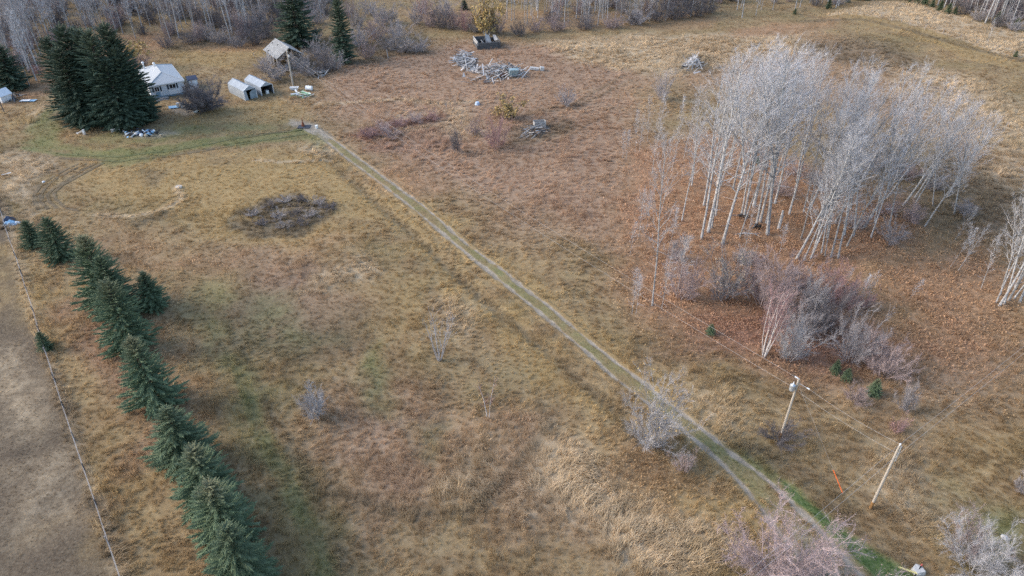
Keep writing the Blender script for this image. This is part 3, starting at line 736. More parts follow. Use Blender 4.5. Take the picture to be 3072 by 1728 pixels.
M_OLDSPRUCE = spruce_mat('dark_spruce_needles', (0.042, 0.066, 0.042), (0.07, 0.10, 0.062), 0.15)

M_BOARD = simple('silvered_boards', (0.58, 0.55, 0.525), 0.9, 0.3, 2.2, (0.38, 0.355, 0.34), objrand=0.8, stretch=(1, 6, 6))
M_OLDWOOD = simple('weathered_grey_wood', (0.44, 0.425, 0.41), 0.9, 0.35, 2.2, (0.27, 0.26, 0.25), objrand=0.5, stretch=(1, 6, 6))
M_DARKWOOD = simple('dark_weathered_wood', (0.135, 0.13, 0.13), 0.9, 0.4, 2.2, (0.075, 0.072, 0.072), objrand=0.4, stretch=(1, 6, 6))
M_POLE = simple('pole_wood', (0.42, 0.365, 0.30), 0.9, 0.25, 1.2, (0.35, 0.305, 0.255), stretch=(8, 8, 0.6))
M_POLEBASE = simple('stained_pole_foot', (0.26, 0.14, 0.055), 0.9, 0.4, 2.0)
M_GREYPOLE = simple('grey_pole_wood', (0.33, 0.29, 0.27), 0.9, 0.25, 1.2, stretch=(8, 8, 0.6))
M_METAL = simple('galvanised_metal', (0.50, 0.52, 0.54), 0.45, 0.15, 4.0, metal=0.6)
M_WIRE = simple('dull_wire', (0.42, 0.40, 0.38), 0.6, 0.1, 1.0)
M_WHITE = simple('white_paint', (0.74, 0.75, 0.76), 0.6, 0.12, 3.0)
M_WHITEPL = simple('white_plastic', (0.78, 0.78, 0.77), 0.45, 0.1, 5.0)
M_SIDING = simple('pale_grey_siding', (0.60, 0.63, 0.66), 0.7, 0.10, 1.5)
M_BLUETRIM = simple('blue_grey_foundation', (0.22, 0.33, 0.42), 0.8, 0.25, 3.0)
M_GLASS = simple('dark_window_glass', (0.025, 0.03, 0.035), 0.12, 0.3, 2.0)
M_SHUTTER = simple('dark_shutter', (0.05, 0.065, 0.08), 0.7, 0.2, 3.0)
M_TARP = simple('silver_grey_tarp', (0.33, 0.365, 0.40), 0.5, 0.14, 0.9, bump=0.5)
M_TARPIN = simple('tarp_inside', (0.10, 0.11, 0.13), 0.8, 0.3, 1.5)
M_BLACK = simple('black_plastic', (0.03, 0.03, 0.033), 0.5, 0.3, 4.0)
M_NAVY = simple('dark_blue_roofing', (0.06, 0.075, 0.12), 0.6, 0.3, 2.0)
M_ORANGE = simple('orange_guard', (0.75, 0.16, 0.04), 0.6, 0.2, 5.0)
M_GREENPL = simple('pale_green_plastic', (0.18, 0.40, 0.24), 0.5, 0.2, 4.0)
M_BLUETARP = simple('light_blue_tarp', (0.30, 0.50, 0.68), 0.5, 0.25, 3.0)
M_TEAL = simple('faded_teal_sheet', (0.25, 0.37, 0.41), 0.6, 0.25, 1.5, (0.38, 0.45, 0.46))
M_RUST = simple('rusty_iron', (0.24, 0.085, 0.045), 0.85, 0.4, 6.0)
M_CONC = simple('pale_concrete', (0.52, 0.50, 0.47), 0.9, 0.2, 4.0, bump=0.3)
M_YELLOWW = simple('yellow_painted_wood', (0.68, 0.58, 0.25), 0.8, 0.2, 4.0)
M_TAN = simple('tan_cardboard', (0.45, 0.37, 0.27), 0.9, 0.2, 4.0)
M_CHAR = simple('charred_wood', (0.022, 0.02, 0.02), 0.95, 0.4, 6.0)

def roof_mat(name, a, b_, rows=7.0):
    m, t, b = new_mat(name)
    tc = t.nodes.new('ShaderNodeTexCoord')
    n = noise(t, tc.outputs['Object'], 2.0, 5.0, 0.65)
    br = t.nodes.new('ShaderNodeTexBrick'); br.inputs['Scale'].default_value = rows
    br.inputs['Color1'].default_value = (1, 1, 1, 1); br.inputs['Color2'].default_value = (0.78, 0.78, 0.78, 1); br.inputs['Mortar'].default_value = (0.55, 0.55, 0.55, 1)
    t.links.new(tc.outputs['Object'], br.inputs['Vector'])
    c = mixc(t, ramp(t, n, 0.3, 0.7), a, b_)
    c = mixc(t, 0.5, c, br.outputs[0], 'MULTIPLY')
    t.links.new(c, b.inputs['Base Color']); b.inputs['Roughness'].default_value = 0.85
    return m
M_SHINGLE = roof_mat('grey_shingles', (0.40, 0.42, 0.435), (0.48, 0.50, 0.51))
M_OLDSHINGLE = roof_mat('weathered_wood_shingles', (0.40, 0.40, 0.39), (0.20, 0.195, 0.19), 3.0)

# ---------------------------------------------------------------- bare trees and shrubs
def unit(v):
    return v / (np.linalg.norm(v) + 1e-9)

def tubes(segs, n):
    """segs: list of (p0, p1, r0, r1) -> verts, quads"""
    if not segs: return np.zeros((0, 3)), np.zeros((0, 4), int)
    A = np.array([s[0] for s in segs]); B = np.array([s[1] for s in segs])
    ra = np.array([s[2] for s in segs]); rb = np.array([s[3] for s in segs])
    d = B - A; d /= np.linalg.norm(d, axis=1, keepdims=True) + 1e-9
    ref = np.where(np.abs(d[:, 2:3]) > 0.95, np.array([[1.0, 0, 0]]), np.array([[0, 0, 1.0]]))
    u = np.cross(d, ref); u /= np.linalg.norm(u, axis=1, keepdims=True) + 1e-9
    w = np.cross(d, u)
    a = np.arange(n) * 2 * math.pi / n
    ring = u[:, None, :] * np.cos(a)[None, :, None] + w[:, None, :] * np.sin(a)[None, :, None]
    V = np.stack([A[:, None] + ring * ra[:, None, None], B[:, None] + ring * rb[:, None, None]], 1).reshape(-1, 3)
    base = (np.arange(len(segs)) * 2 * n)[:, None]
    j = np.arange(n); j2 = (j + 1) % n
    Q = np.stack([base + j, base + j2, base + n + j2, base + n + j], 2).reshape(-1, 4)
    return V, Q

def spikes(P, D, rad, n=3):
    """tapering n-sided spikes from P along D -> verts, tris"""
    P = np.array(P); D = np.array(D); rad = np.asarray(rad)
    if rad.ndim == 0: rad = np.full(len(P), float(rad))
    d = D / (np.linalg.norm(D, axis=1, keepdims=True) + 1e-9)
    ref = np.where(np.abs(d[:, 2:3]) > 0.95, np.array([[1.0, 0, 0]]), np.array([[0, 0, 1.0]]))
    u = np.cross(d, ref); u /= np.linalg.norm(u, axis=1, keepdims=True) + 1e-9
    w = np.cross(d, u)
    a = np.arange(n) * 2 * math.pi / n
    ring = u[:, None, :] * np.cos(a)[None, :, None] + w[:, None, :] * np.sin(a)[None, :, None]
    V = np.concatenate([P[:, None] + ring * rad[:, None, None], (P + D)[:, None]], 1).reshape(-1, 3)
    base = (np.arange(len(P)) * (n + 1))[:, None]
    j = np.arange(n)
    T = np.stack([base + j, base + (j + 1) % n, base + n + 0 * j], 2).reshape(-1, 3)
    return V, T

def merge(parts):
    V = []; Q = []; T = []; k = 0
    for v, f in parts:
        if len(v) == 0: continue
        V.append(v); (Q if f.shape[1] == 4 else T).append(f + k); k += len(v)
    return np.concatenate(V), [np.concatenate(Q) if Q else np.zeros((0, 4), int), np.concatenate(T) if T else np.zeros((0, 3), int)]

def dev(r, d, ang):
    """a direction at about ang from d"""
    p = unit(np.cross(d, unit(r.normal(0, 1, 3))))
    return unit(d * math.cos(ang) + p * math.sin(ang))

def grow(r, p, d, L, r0, k, up=0.12, wob=0.12):
    """a curving branch -> list of points and radii"""
    P = [p]; Rr = [r0]
    for i in range(k):
        d = unit(d + np.array([0, 0, up]) + r.normal(0, wob, 3))
        P.append(P[-1] + d * L / k); Rr.append(r0 * (1 - 0.8 * (i + 1) / k))
    return P, Rr

def path_segs(P, Rr):
    return [(P[i], P[i + 1], Rr[i], Rr[i + 1]) for i in range(len(P) - 1)]

def at_path(P, t):
    x = t * (len(P) - 1); i = min(int(x), len(P) - 2); f = x - i
    return P[i] * (1 - f) + P[i + 1] * f, unit(P[i + 1] - P[i])

def bare_tree(seed, Ht, r_base, crown0, spread, nb=26, nsec=8, ntw=7, fork=0.0, tw=0.0065, twl=0.75, dead=6):
    r = np.random.default_rng(seed)
    K = 12
    P = [np.zeros(3)]; x = np.zeros(2); drift = r.normal(0, 0.01, 2)
    for i in range(K):
        drift = drift + r.normal(0, 0.012, 2); x = x + drift * Ht / K
        P.append(np.array([x[0], x[1], Ht * (i + 1) / K]))
    Rr = [r_base * (1 - 0.93 * (i / K)) ** 0.7 for i in range(K + 1)]
    Rr[0] *= 1.25
    Rr = [v * 0.6 for v in Rr]; trunk = path_segs(P, Rr); limbs = []; thin = []; TP = []; TD = []
    P[0] = P[0] + np.array([0, 0, -0.3])
    stems = [(P, 1.0, crown0)]
    if fork:
        p, d = at_path(P, fork); dd = dev(r, np.array([0, 0, 1.0]), R(17))
        FP, FR = grow(r, p, dd, Ht * (1 - fork) * 0.92, r_base * (1 - fork) * 0.8, 6, 0.10, 0.05)
        trunk += path_segs(FP, FR); stems.append((FP, (1 - fork), 0.12))
    az = r.uniform(0, 6.28)
    for SP, share, c0 in stems:
        m = max(6, int(nb * share))
        for b in range(m):
            t = c0 + (0.97 - c0) * ((b + r.uniform(0, 0.8)) / m) ** 0.9
            az += 2.4 + r.normal(0, 0.4)
            p, d = at_path(SP, t)
            tt = (t - c0) / (1 - c0)
            L = spread * Ht * (0.35 + 0.75 * math.sin(math.pi * min(1, 0.25 + 0.72 * tt))) * r.uniform(0.7, 1.25) * (0.6 + 0.4 * share)
            el = R(r.uniform(30, 56) + 16 * tt)
            dd = np.array([math.cos(az) * math.cos(el), math.sin(az) * math.cos(el), math.sin(el)])
            br = r_base * 0.27 * (1.1 - 0.7 * t)
            BP, BR = grow(r, p, dd, L, br, 4, 0.13, 0.08)
            limbs += path_segs(BP, BR)
            for s in range(nsec):
                ts = r.uniform(0.18, 1.0); q, qd = at_path(BP, ts)
                sd = dev(r, qd, R(r.uniform(25, 55)))
                SL = L * r.uniform(0.22, 0.42) * (1.15 - 0.5 * ts)
                QP, QR = grow(r, q, sd, SL, br * 0.32, 2, 0.15, 0.1)
                thin += path_segs(QP, QR)
                for w in range(ntw):
                    z, zd = at_path(QP, r.uniform(0.1, 1.0))
                    TP.append(z); TD.append(unit(dev(r, zd, R(r.uniform(12, 60))) + np.array([0, 0, 0.2])) * twl * r.uniform(0.4, 1.15))
        for w in range(50):
            z, zd = at_path(SP, r.uniform(0.6, 1.0)); TP.append(z); TD.append(dev(r, zd, R(r.uniform(15, 60))) * twl * r.uniform(0.5, 1.4))
    for w in range(dead):
        z, zd = at_path(P, r.uniform(0.12, crown0 + 0.1)); a = r.uniform(0, 6.28)
        thin += path_segs(*grow(r, z, np.array([math.cos(a), math.sin(a), 0.1]), r.uniform(0.6, 2.2), 0.02, 3, 0.02, 0.2))
    tr = merge([tubes(trunk, 7), tubes([(a_, b_, max(c_, .008), max(d_, .005)) for a_, b_, c_, d_ in limbs], 4)])
    cr = merge([tubes(thin, 3), spikes(TP, TD, tw)])
    return tr, cr

def shrub(seed, ns=16, nsec=11, ntw=20, spread=1.0, tw=0.0062, leaves=0, leaf=0.05, high=3.0, leaf_top=0.0):
    """a many-stemmed shrub, width and height about `high` metres"""
    r = np.random.default_rng(seed); q3 = (high / 3.0) ** .6
    stems = []; thin = []; TP = []; TD = []; LP = []
    for s in range(ns):
        a = 2.4 * s + r.normal(0, 0.3); el = R(r.uniform(36, 88)); L = high * .95 * r.uniform(0.62, 1.08) * (0.72 if el < 1 else 1)
        d = np.array([math.cos(a) * math.cos(el) * spread, math.sin(a) * math.cos(el) * spread, math.sin(el)])
        p = np.array([math.cos(a), math.sin(a), 0]) * r.uniform(0, 0.10) * high + np.array([0, 0, -0.1])
        SP, SR = grow(r, p, d, L, r.uniform(0.016, 0.028) * q3, 5, 0.05, 0.14)
        stems += path_segs(SP, SR)
        for k in range(nsec):
            t = r.uniform(0.15, 1.0); q, qd = at_path(SP, t)
            QP, QR = grow(r, q, dev(r, qd, R(r.uniform(20, 60))), r.uniform(0.3, 0.8) * q3, 0.009 * q3, 2, 0.10, 0.14)
            thin += path_segs(QP, QR)
            for w in range(ntw):
                z, zd = at_path(QP, r.uniform(0.05, 1.0))
                D = unit(dev(r, zd, R(r.uniform(15, 70))) + np.array([0, 0, 0.12])) * r.uniform(0.16, 0.48) * q3 ** .5
                TP.append(z); TD.append(D)
                if leaves and r.random() < leaves and z[2] > leaf_top * high * r.uniform(.8, 1.1): LP.append(z + D * r.uniform(0.4, 1))
    st = merge([tubes(stems, 4)]); cr = merge([tubes(thin, 3), spikes(TP, TD, tw)])
    lf = None
    if LP:
        LP = np.array(LP); n = len(LP)
        u = r.normal(0, 1, (n, 3)); u /= np.linalg.norm(u, axis=1, keepdims=True)
        w = np.cross(u, r.normal(0, 1, (n, 3))); w /= np.linalg.norm(w, axis=1, keepdims=True)
        s = r.uniform(0.6, 1.3, (n, 1)) * leaf
        V = np.stack([LP - u * s, LP - w * s * 0.7, LP + u * s, LP + w * s * 0.7], 1).reshape(-1, 3)
        lf = (V, [np.arange(4 * n).reshape(-1, 4)])
    return st, cr, lf

def spruce(seed, Ht, Rb, step, nbr, sp_step, sp_len, sp_rad, low=0.05, taper=0.85, gap=0.0):
    r = np.random.default_rng(seed)
    trunk = [(np.array([0, 0, -0.2 + 0.0]), np.array([0, 0, Ht * 0.5]), Ht * 0.017, Ht * 0.01), (np.array([0, 0, Ht * 0.5]), np.array([0, 0, Ht * 0.99]), Ht * 0.01, 0.01)]
    limbs = []; TP = []; TD = []; TR = []; AG = []
    z = low * Ht; az = 0
    while z < Ht * 0.985:
        t = z / Ht
        rad = Rb * (1 - t) ** taper * (0.55 + 0.45 * min(1, t / 0.12)) + 0.12
        n = max(4, int(nbr * (0.45 + 0.55 * (1 - t))))
        for b in range(n):
            az += 2.4 + r.normal(0, 0.35)
            if gap and r.random() < gap: continue
            L = rad * r.uniform(0.58, 1.18)
            el = R(-14 + 62 * t ** 1.6 + r.normal(0, 10))
            d = np.array([math.cos(az) * math.cos(el), math.sin(az) * math.cos(el), math.sin(el)])
            p = np.array([0, 0, z + r.uniform(-0.5, 0.5) * step])
            side = np.array([-math.sin(az), math.cos(az), 0.0])
            limbs.append((p, p + d * L * 0.75, 0.02 + 0.006 * Ht / 6, 0.008))
            k = max(2, int(L / sp_step))
            for i in range(k + 1):
                s = 0.18 + 0.82 * i / k
                q = p + d * L * s + np.array([0, 0, 0.10 * L * s * s])
                sl = sp_len * r.uniform(0.7, 1.25) * (1.15 - 0.45 * s) * (0.55 + 0.45 * (1 - t))
                for sg in ((-1, 1) if i < k else (0,)):
                    dd = unit(d * 0.75 + side * sg * r.uniform(0.55, 0.95) + np.array([0, 0, r.uniform(-0.25, 0.22)])) * sl
                    TP.append(q); TD.append(dd); TR.append(sp_rad * r.uniform(0.75, 1.25) * (0.6 + 0.4 * (1 - t))); AG.append(t)
                if r.random() < 0.55:
                    TP.append(q); TD.append(unit(d * 0.8 + np.array([0, 0, r.uniform(0.2, 0.7)])) * sl * 0.75); TR.append(sp_rad * 0.85); AG.append(t)
        z += step * (0.55 + 0.6 * (1 - t))
    for i in range(8):
        TP.append(np.array([0, 0, Ht * 0.95])); TD.append(dev(r, np.array([0, 0, 1.0]), R(r.uniform(0, 40))) * sp_len * 0.9); TR.append(sp_rad * 0.5); AG.append(1.0)
    v, t3 = spikes(TP, TD, np.array(TR), 4)
    tr = merge([tubes(trunk, 7), tubes(limbs, 3)])
    return tr, (v, [np.zeros((0, 4), int), t3]), np.repeat(np.array(AG), 5)

def part_meshes(nm, tr, cr, mt, mc):
    return [('trunk', np_mesh(nm + '_trunk', tr[0], tr[1], mt)), ('crown', np_mesh(nm + '_crown', cr[0], cr[1], mc))]

def place(parts, name, label, cat, x, y, rz=0.0, scale=(1, 1, 1), lean=(0, 0), group=None, sink=0.05, mats=None):
    o = thing(name, label, cat, (x, y, H1(x, y) - sink), 0, group, rot=(lean[0], lean[1], rz), scale=scale)
    for nm, me in parts:
        link(nm, me, o)
    return o
rnd = random.Random(11)
ORD = ('nearest', 'second nearest', 'third nearest', 'fourth nearest', 'fifth nearest', 'sixth nearest', 'seventh nearest', 'eighth nearest', 'ninth nearest', 'tenth nearest', 'eleventh nearest', 'twelfth nearest',
       'thirteenth nearest', 'fourteenth nearest', 'fifteenth nearest', 'sixteenth nearest', 'seventeenth nearest', 'eighteenth nearest', 'nineteenth nearest')
def ranked(lst, mark):
    """for each item its rank by distance from a landmark, in words"""
    d = sorted(range(len(lst)), key=lambda i: math.hypot(lst[i][0] - mark[0], lst[i][1] - mark[1]))
    out = [None] * len(lst)
    for k, i in enumerate(d): out[i] = ORD[k]
    return out

# tree kinds (meshes shared by all trees of the kind)
POP = []
for i, (h, rb, c0, sp, fk) in enumerate(((22, .25, .26, .20, 0), (22, .21, .34, .18, 0), (22, .28, .28, .20, .40), (22, .20, .40, .17, 0), (22, .24, .30, .20, .5), (22, .18, .34, .17, 0))):
    tr, cr = bare_tree(100 + i, h, rb, c0, sp, fork=fk)
    POP.append(part_meshes('poplar', tr, cr, M_ASPEN, M_TWIG))
FOR = []
for i, (h, rb, c0, sp) in enumerate(((15, .21, .34, .15), (15, .19, .42, .14), (15, .22, .28, .16), (15, .18, .45, .12))):
    tr, cr = bare_tree(140 + i, h, rb, c0, sp, nb=22, nsec=6, ntw=10, tw=0.010, twl=0.8)
    FOR.append((part_meshes('aspen', tr, cr, M_ASPEN, M_TWIG), part_meshes('aspen_dull', tr, cr, M_DARKBARK, M_DARKTWIG)))
THIN = []
for i, (h, rb, c0, sp) in enumerate(((10, .065, .30, .12), (10, .055, .4, .10), (10, .07, .25, .14))):
    tr, cr = bare_tree(170 + i, h, rb, c0, sp, nb=24, nsec=4, ntw=5, tw=0.006, twl=0.75, dead=3)
    THIN.append(part_meshes('sapling', tr, cr, M_ASPEN, M_TWIG))

# ---- the poplar grove
GROVE = [  # x, y, height, kind, lean (deg, +x), label
    (36.20, 84.61, 25.50, 2, 6, 'thick trunked forked poplar, the stoutest of the grove, beside a broken snag'),
    (17.08, 67.82, 22.30, 5, 1.5, 'very slender white birch rising from the leaf litter at the grove edge nearest the driveway'),
    (59.53, 86.86, 15.20, 4, 10, 'poplar leaning over alone on the far side of the grove with a bare lower trunk'),
]
for x, y, h, k, ln, lab in [(g[0], g[1], g[2], g[3], g[4], g[5]) for g in GROVE]:
    thick = 1.9 if 'stoutest' in lab else (0.8 if 'slender' in lab else 1.15)
    place(POP[k], 'bare_poplar', lab, 'tree', x, y, rnd.uniform(0, 6), (h / 22 * thick ** .35, h / 22 * thick ** .35, h / 22), (0, R(ln)))
KINDW = ('stout single stemmed', 'slim straight', 'low forked', 'slim high crowned', 'high forked', 'thin')
up_lab = 'tall upright bare grey poplar rooted in orange leaf litter in the grove'
le_lab = 'tall bare grey poplar leaning away from the driveway within the grove'
UPR = [(26.45, 83.08, 24.50), (27.83, 84.94, 25.10), (28.63, 86.17, 22.50), (29.19, 82.02, 22.90), (34.02, 90.27, 22.80), (34.30, 89.79, 20.80), (35.40, 87.32, 24.10),
       (36.13, 88.01, 22.40), (36.92, 87.78, 22.00), (35.01, 98.80, 20.20), (33.30, 99.77, 18.20), (36.59, 92.86, 23.00), (42.69, 112.50, 19.20), (28.61, 99.49, 15.90), (43.70, 95.96, 21.00),
       (36.52, 106.85, 18.40), (43.58, 103.81, 20.40), (48.20, 106.85, 19.00), (51.09, 103.81, 18.10), (29.01, 92.86, 19.80), (31.91, 83.51, 18.40), (54.94, 105.31, 18.20), (24.72, 88.01, 15.00), (40.23, 94.14, 20.50),
       (30.07, 89.79, 18.70), (41.13, 90.39, 18.50), (36.34, 95.44, 19.60), (40.64, 99.49, 20.00)]
for i, (x, y, h) in enumerate(UPR):
    s = h / 22
    place(POP[(i * 5 + 1) % 6], 'bare_poplar', up_lab.replace('tall upright bare', 'upright ' + KINDW[(i * 5 + 1) % 6]), 'tree', x, y, rnd.uniform(0, 6.28), (s * rnd.uniform(1.0, 1.35),) * 2 + (s,), (R(rnd.uniform(-2, 2)), R(rnd.uniform(-1, 4))), 'upright poplars of the grove')
LEA = [(38.23, 78.43, 17.40), (38.90, 77.74, 18.70), (40.92, 79.84, 18.40), (41.90, 79.44, 19.50), (42.93, 78.73, 17.30), (43.78, 78.43, 18.90), (46.79, 84.06, 19.30), (48.13, 84.06, 20.30), (50.51, 86.40, 19.00),
       (43.47, 91.00, 20.60), (44.47, 91.49, 21.50), (54.37, 86.86, 17.80), (44.69, 88.01, 20.00), (47.01, 88.01, 21.00), (53.68, 92.86, 20.00), (57.83, 95.44, 18.00), (44.18, 83.51, 19.50), (50.77, 91.61, 19.30), (59.09, 92.86, 17.20),
       (52.80, 88.01, 17.90), (46.12, 81.39, 17.80), (42.39, 82.44, 20.90), (55.20, 99.49, 19.50), (40.55, 83.51, 19.00), (61.53, 100.90, 16.80), (50.15, 95.44, 20.80), (62.13, 95.44, 15.70), (63.61, 92.86, 15.00), (67.04, 95.44, 14.00), (65.96, 99.49, 14.90), (65.62, 90.39, 12.50), (58.55, 89.79, 15.60),
       (40.18, 78.53, 14.80), (42.16, 78.83, 16.30), (50.31, 83.51, 15.30)]
for i, (x, y, h) in enumerate(LEA):
    s = h / 22
    place(POP[(i * 5 + 2) % 6], 'bare_poplar', le_lab.replace('tall bare', KINDW[(i * 5 + 2) % 6]), 'tree', x, y, rnd.uniform(0, 6.28), (s * rnd.uniform(.95, 1.25),) * 2 + (s,), (R(rnd.uniform(-3, 3)), R(rnd.uniform(7, 15))), 'leaning poplars of the grove')
EDGE = [(58.94, 67.98, 14.40), (58.95, 67.33, 15.70), (59.72, 67.66, 17.40), (60.68, 68.40, 18.00), (61.51, 68.73, 17.40), (61.75, 67.98, 19.10), (63.28, 69.23, 17.60), (60.43, 69.65, 12.50), (62.92, 70.93, 14.90), (63.11, 67.98, 16.80)]
rk = ranked(EDGE, (36.4, 84.6))
for i, (x, y, h) in enumerate(EDGE):
    s = h / 16
    place(POP[(i * 5 + 3) % 6], 'bare_poplar', 'pale leaning poplar of the separate tight clump, ' + rk[i] + ' to the grove', 'tree', x, y, rnd.uniform(0, 6.28), (s * .75,) * 2 + (h / 22 * 1.1,), (0, R(rnd.uniform(4, 10))), 'poplars of the separate clump')
SAP = [(17.74, 83.51, 7.70), (18.69, 83.51, 7.40), (18.14, 67.25, 7.60), (14.38, 66.14, 6.20), (14.85, 66.14, 5.60), (24.26, 116.63, 8.10), (25.72, 114.71, 9.50), (21.57, 112.83, 7.60), (22.26, 112.83, 6.70), (18.97, 110.02, 5.00), (19.54, 109.70, 5.20), (23.00, 103.81, 9.50),
       (26.55, 105.31, 9.00), (29.79, 118.61, 8.10), (29.49, 110.02, 9.80), (15.98, 79.33, 4.90), (21.09, 79.33, 7.30), (31.32, 79.33, 7.30), (36.16, 79.33, 4.90)]
rk = ranked(SAP, (13.40, 45.44))
for i, (x, y, h) in enumerate(SAP):
    s = h / 10
    place(THIN[i % 3], 'aspen_sapling', 'thin pale aspen sapling on the grove fringe, ' + rk[i] + ' to the large willow bush', 'tree', x, y, rnd.uniform(0, 6.28), (s ** .6 * 1.0,) * 2 + (s,), (0, R(rnd.uniform(-2, 3))), 'saplings on the fringe of the grove')
SAP2 = [(61.58, 82.76, 6.00), (57.67, 76.20, 6.10), (58.17, 75.25, 6.70), (58.88, 71.10, 7.40), (42.16, 68.31, 4.70), (42.58, 67.33, 4.80), (49.14, 69.31, 3.50), (42.17, 71.80, 3.60), (61.99, 79.33, 4.90), (42.36, 67.98, 3.80)]
rk = ranked(SAP2, (59.53, 86.86))
for i, (x, y, h) in enumerate(SAP2):
    s = h / 10
    place(THIN[i % 3], 'aspen_sapling', 'thin leaning sapling on open litter, ' + rk[i] + ' to the lone leaning poplar', 'tree', x, y, rnd.uniform(0, 6.28), (s ** .6 * .9,) * 2 + (s,), (0, R(rnd.uniform(5, 16))), 'saplings between the grove and the separate clump')
x, y, h = 20.32, 69.56, 8.90
tr, cr = bare_tree(191, 8, .07, .3, .2, nb=20, nsec=5, ntw=6, tw=0.012, twl=0.55)
place(part_meshes('white_sapling', tr, cr, M_BIRCH, M_WILLOW), 'white_sapling', 'white barked young tree with radiating bare branches in front of a dark shrub', 'tree', x, y, 0, (h / 8,) * 3)
# snag, stumps, fallen log
x, y, h = 38.21, 86.17, 3.00
o = thing('broken_snag', 'short broken grey tree snag beside the stoutest poplar', 'snag', (x, y, H1(x, y)))
MB().tube([(0, 0, -.2), (.05, 0, h * .6), (.0, .05, h)], [.24, .2, .13], 8).build('trunk', M_ASPEN, o)
MB().tube([(.05, 0, h * .55), (.35, .1, h * .75)], [.08, .04], 6).build('stub', M_ASPEN, o)
for i, (x, y) in enumerate(((34.00, 89.55), (35.32, 86.63))):
    o = thing('charred_stump', ('charred black root clump under two close poplars', 'charred black root clump beside the stoutest poplar')[i], 'stump', (x, y, H1(x, y)))
    rr = random.Random(i)
    mb = MB()
    for k in range(9):
        a = k * .7; L = rr.uniform(.5, 1.1)
        mb.tube([(0, 0, .12), (math.cos(a) * L * .5, math.sin(a) * L * .5, rr.uniform(.15, .4)), (math.cos(a) * L, math.sin(a) * L, .02)], [.16, .12, .05], 5)
    mb.build('root', M_CHAR, o)
x, y = (33.26, 84.39)
o = thing('fallen_branch', 'dark fallen dead branch on the leaf litter in the grove', 'branch', (x, y, H1(x, y)))
MB().tube([(-1.8, 0, .15), (-.4, .2, .25), (1.2, 0, .18), (2.0, .5, .1)], [.05, .09, .08, .03], 6).tube([(-.4, .2, .25), (.4, 1.0, .35)], [.05, .02], 5).tube([(1.0, 0, .2), (1.5, -.8, .3)], [.04, .02], 5).build('limb', M_DARKBARK, o)

# ---- the woods behind the house, behind the log cabin and beyond the hill field
def forest(poly, n, kindw, hs, name, label, group, dark, seed, lean=(-2, 2), mind=1.8):
    r = random.Random(seed); xs = [p[0] for p in poly]; ys = [p[1] for p in poly]; got = []
    k = 0
    while len(got) < n and k < 20000:
        k += 1
        x, y = r.uniform(min(xs), max(xs)), r.uniform(min(ys), max(ys))
        if poly_sd(np.array([x]), np.array([y]), poly)[0] < 0: continue
        if any((x - a) ** 2 + (y - b) ** 2 < mind * mind for a, b in got): continue
        got.append((x, y)); h = r.uniform(*hs); s = h / 15
        kk = r.randrange(4); dk = r.random() < dark
        place(FOR[kk][1 if dk else 0], name, label.replace('aspen', ('wide crowned', 'high crowned', 'low branched', 'narrow')[kk] + ' aspen'), 'tree', x, y, r.uniform(0, 6.28), (s * r.uniform(.85, 1.15),) * 2 + (s,), (R(r.uniform(*lean)), R(r.uniform(*lean))), group)
forest([(-108.64, 142.83), (-102.93, 145.31), (-103.56, 151.80), (-111.60, 166.30), (-131.92, 198.98), (-154.77, 232.80), (-173.67, 232.80), (-122.92, 154.53)], 62, None, (13, 19), 'slim_aspen', 'dull barked aspen in the dense woods beside the old spruces', 'aspens in the woods beside the old spruces', .65, 5)
forest([(-113.36, 169.47), (-108.43, 186.97), (-99.23, 185.08), (-87.38, 178.91), (-72.93, 177.86), (-69.01, 194.83), (-78.43, 222.18), (-86.28, 256.91), (-165.96, 256.91)], 105, None, (12, 17), 'slim_aspen', 'bare grey aspen in the woods beyond the white house', 'aspens in the woods beyond the house', .35, 6)
forest([(-1.98, 198.98), (12.07, 194.02), (29.53, 195.65), (45.78, 201.11), (51.40, 230.07), (41.46, 247.38), (-4.94, 241.36)], 48, None, (9, 13), 'slim_aspen', 'thin pale aspen in the thicket beyond the roofless log cabin', 'aspens in the thicket beyond the log cabin', .15, 7)
forest([(44.67, 201.11), (56.29, 203.28), (62.59, 224.76), (49.64, 227.38)], 12, None, (9, 14), 'slim_aspen', 'pale many branched aspen before the dark shrub mass past the cabin thicket', 'aspens before the dark shrub mass', .1, 8)
forest([(63.02, 203.28), (69.85, 199.83), (77.07, 212.37), (66.70, 217.18)], 6, None, (13, 16), 'slim_aspen', 'pale aspen standing alone with few others on the meadow crest', 'aspens on the meadow crest', 0, 9)
forest([(81.42, 211.43), (95.70, 212.37), (103.60, 232.80), (89.40, 235.60)], 14, None, (12, 15), 'slim_aspen', 'pale aspen at the near tip of the woods around the hill field', 'aspens at the tip of the hill field', .1, 10)
forest([(124.73, 205.49), (126.73, 192.82), (134.75, 183.23), (154.45, 207.74), (144.16, 235.60), (132.70, 235.60), (126.08, 219.66)], 46, None, (15, 20), 'slim_aspen', 'tall pale aspen trunk in the woods along the hill field', 'aspens along the hill field', .15, 12, lean=(-2, 5))
forest([(100.49, 224.76), (124.97, 227.38), (135.52, 241.36), (106.91, 241.36)], 14, None, (12, 15), 'slim_aspen', 'aspen in the woods behind the crest of the hill field', 'aspens behind the crest of the hill field', .5, 13)
x, y, h = 118.25, 175.78, 6.30
place(THIN[0], 'aspen_sapling', 'lone slender aspen in the weedy fence strip of the hill field', 'tree', x, y, 1, (h / 10, h / 10, h / 10), (0, R(9)))

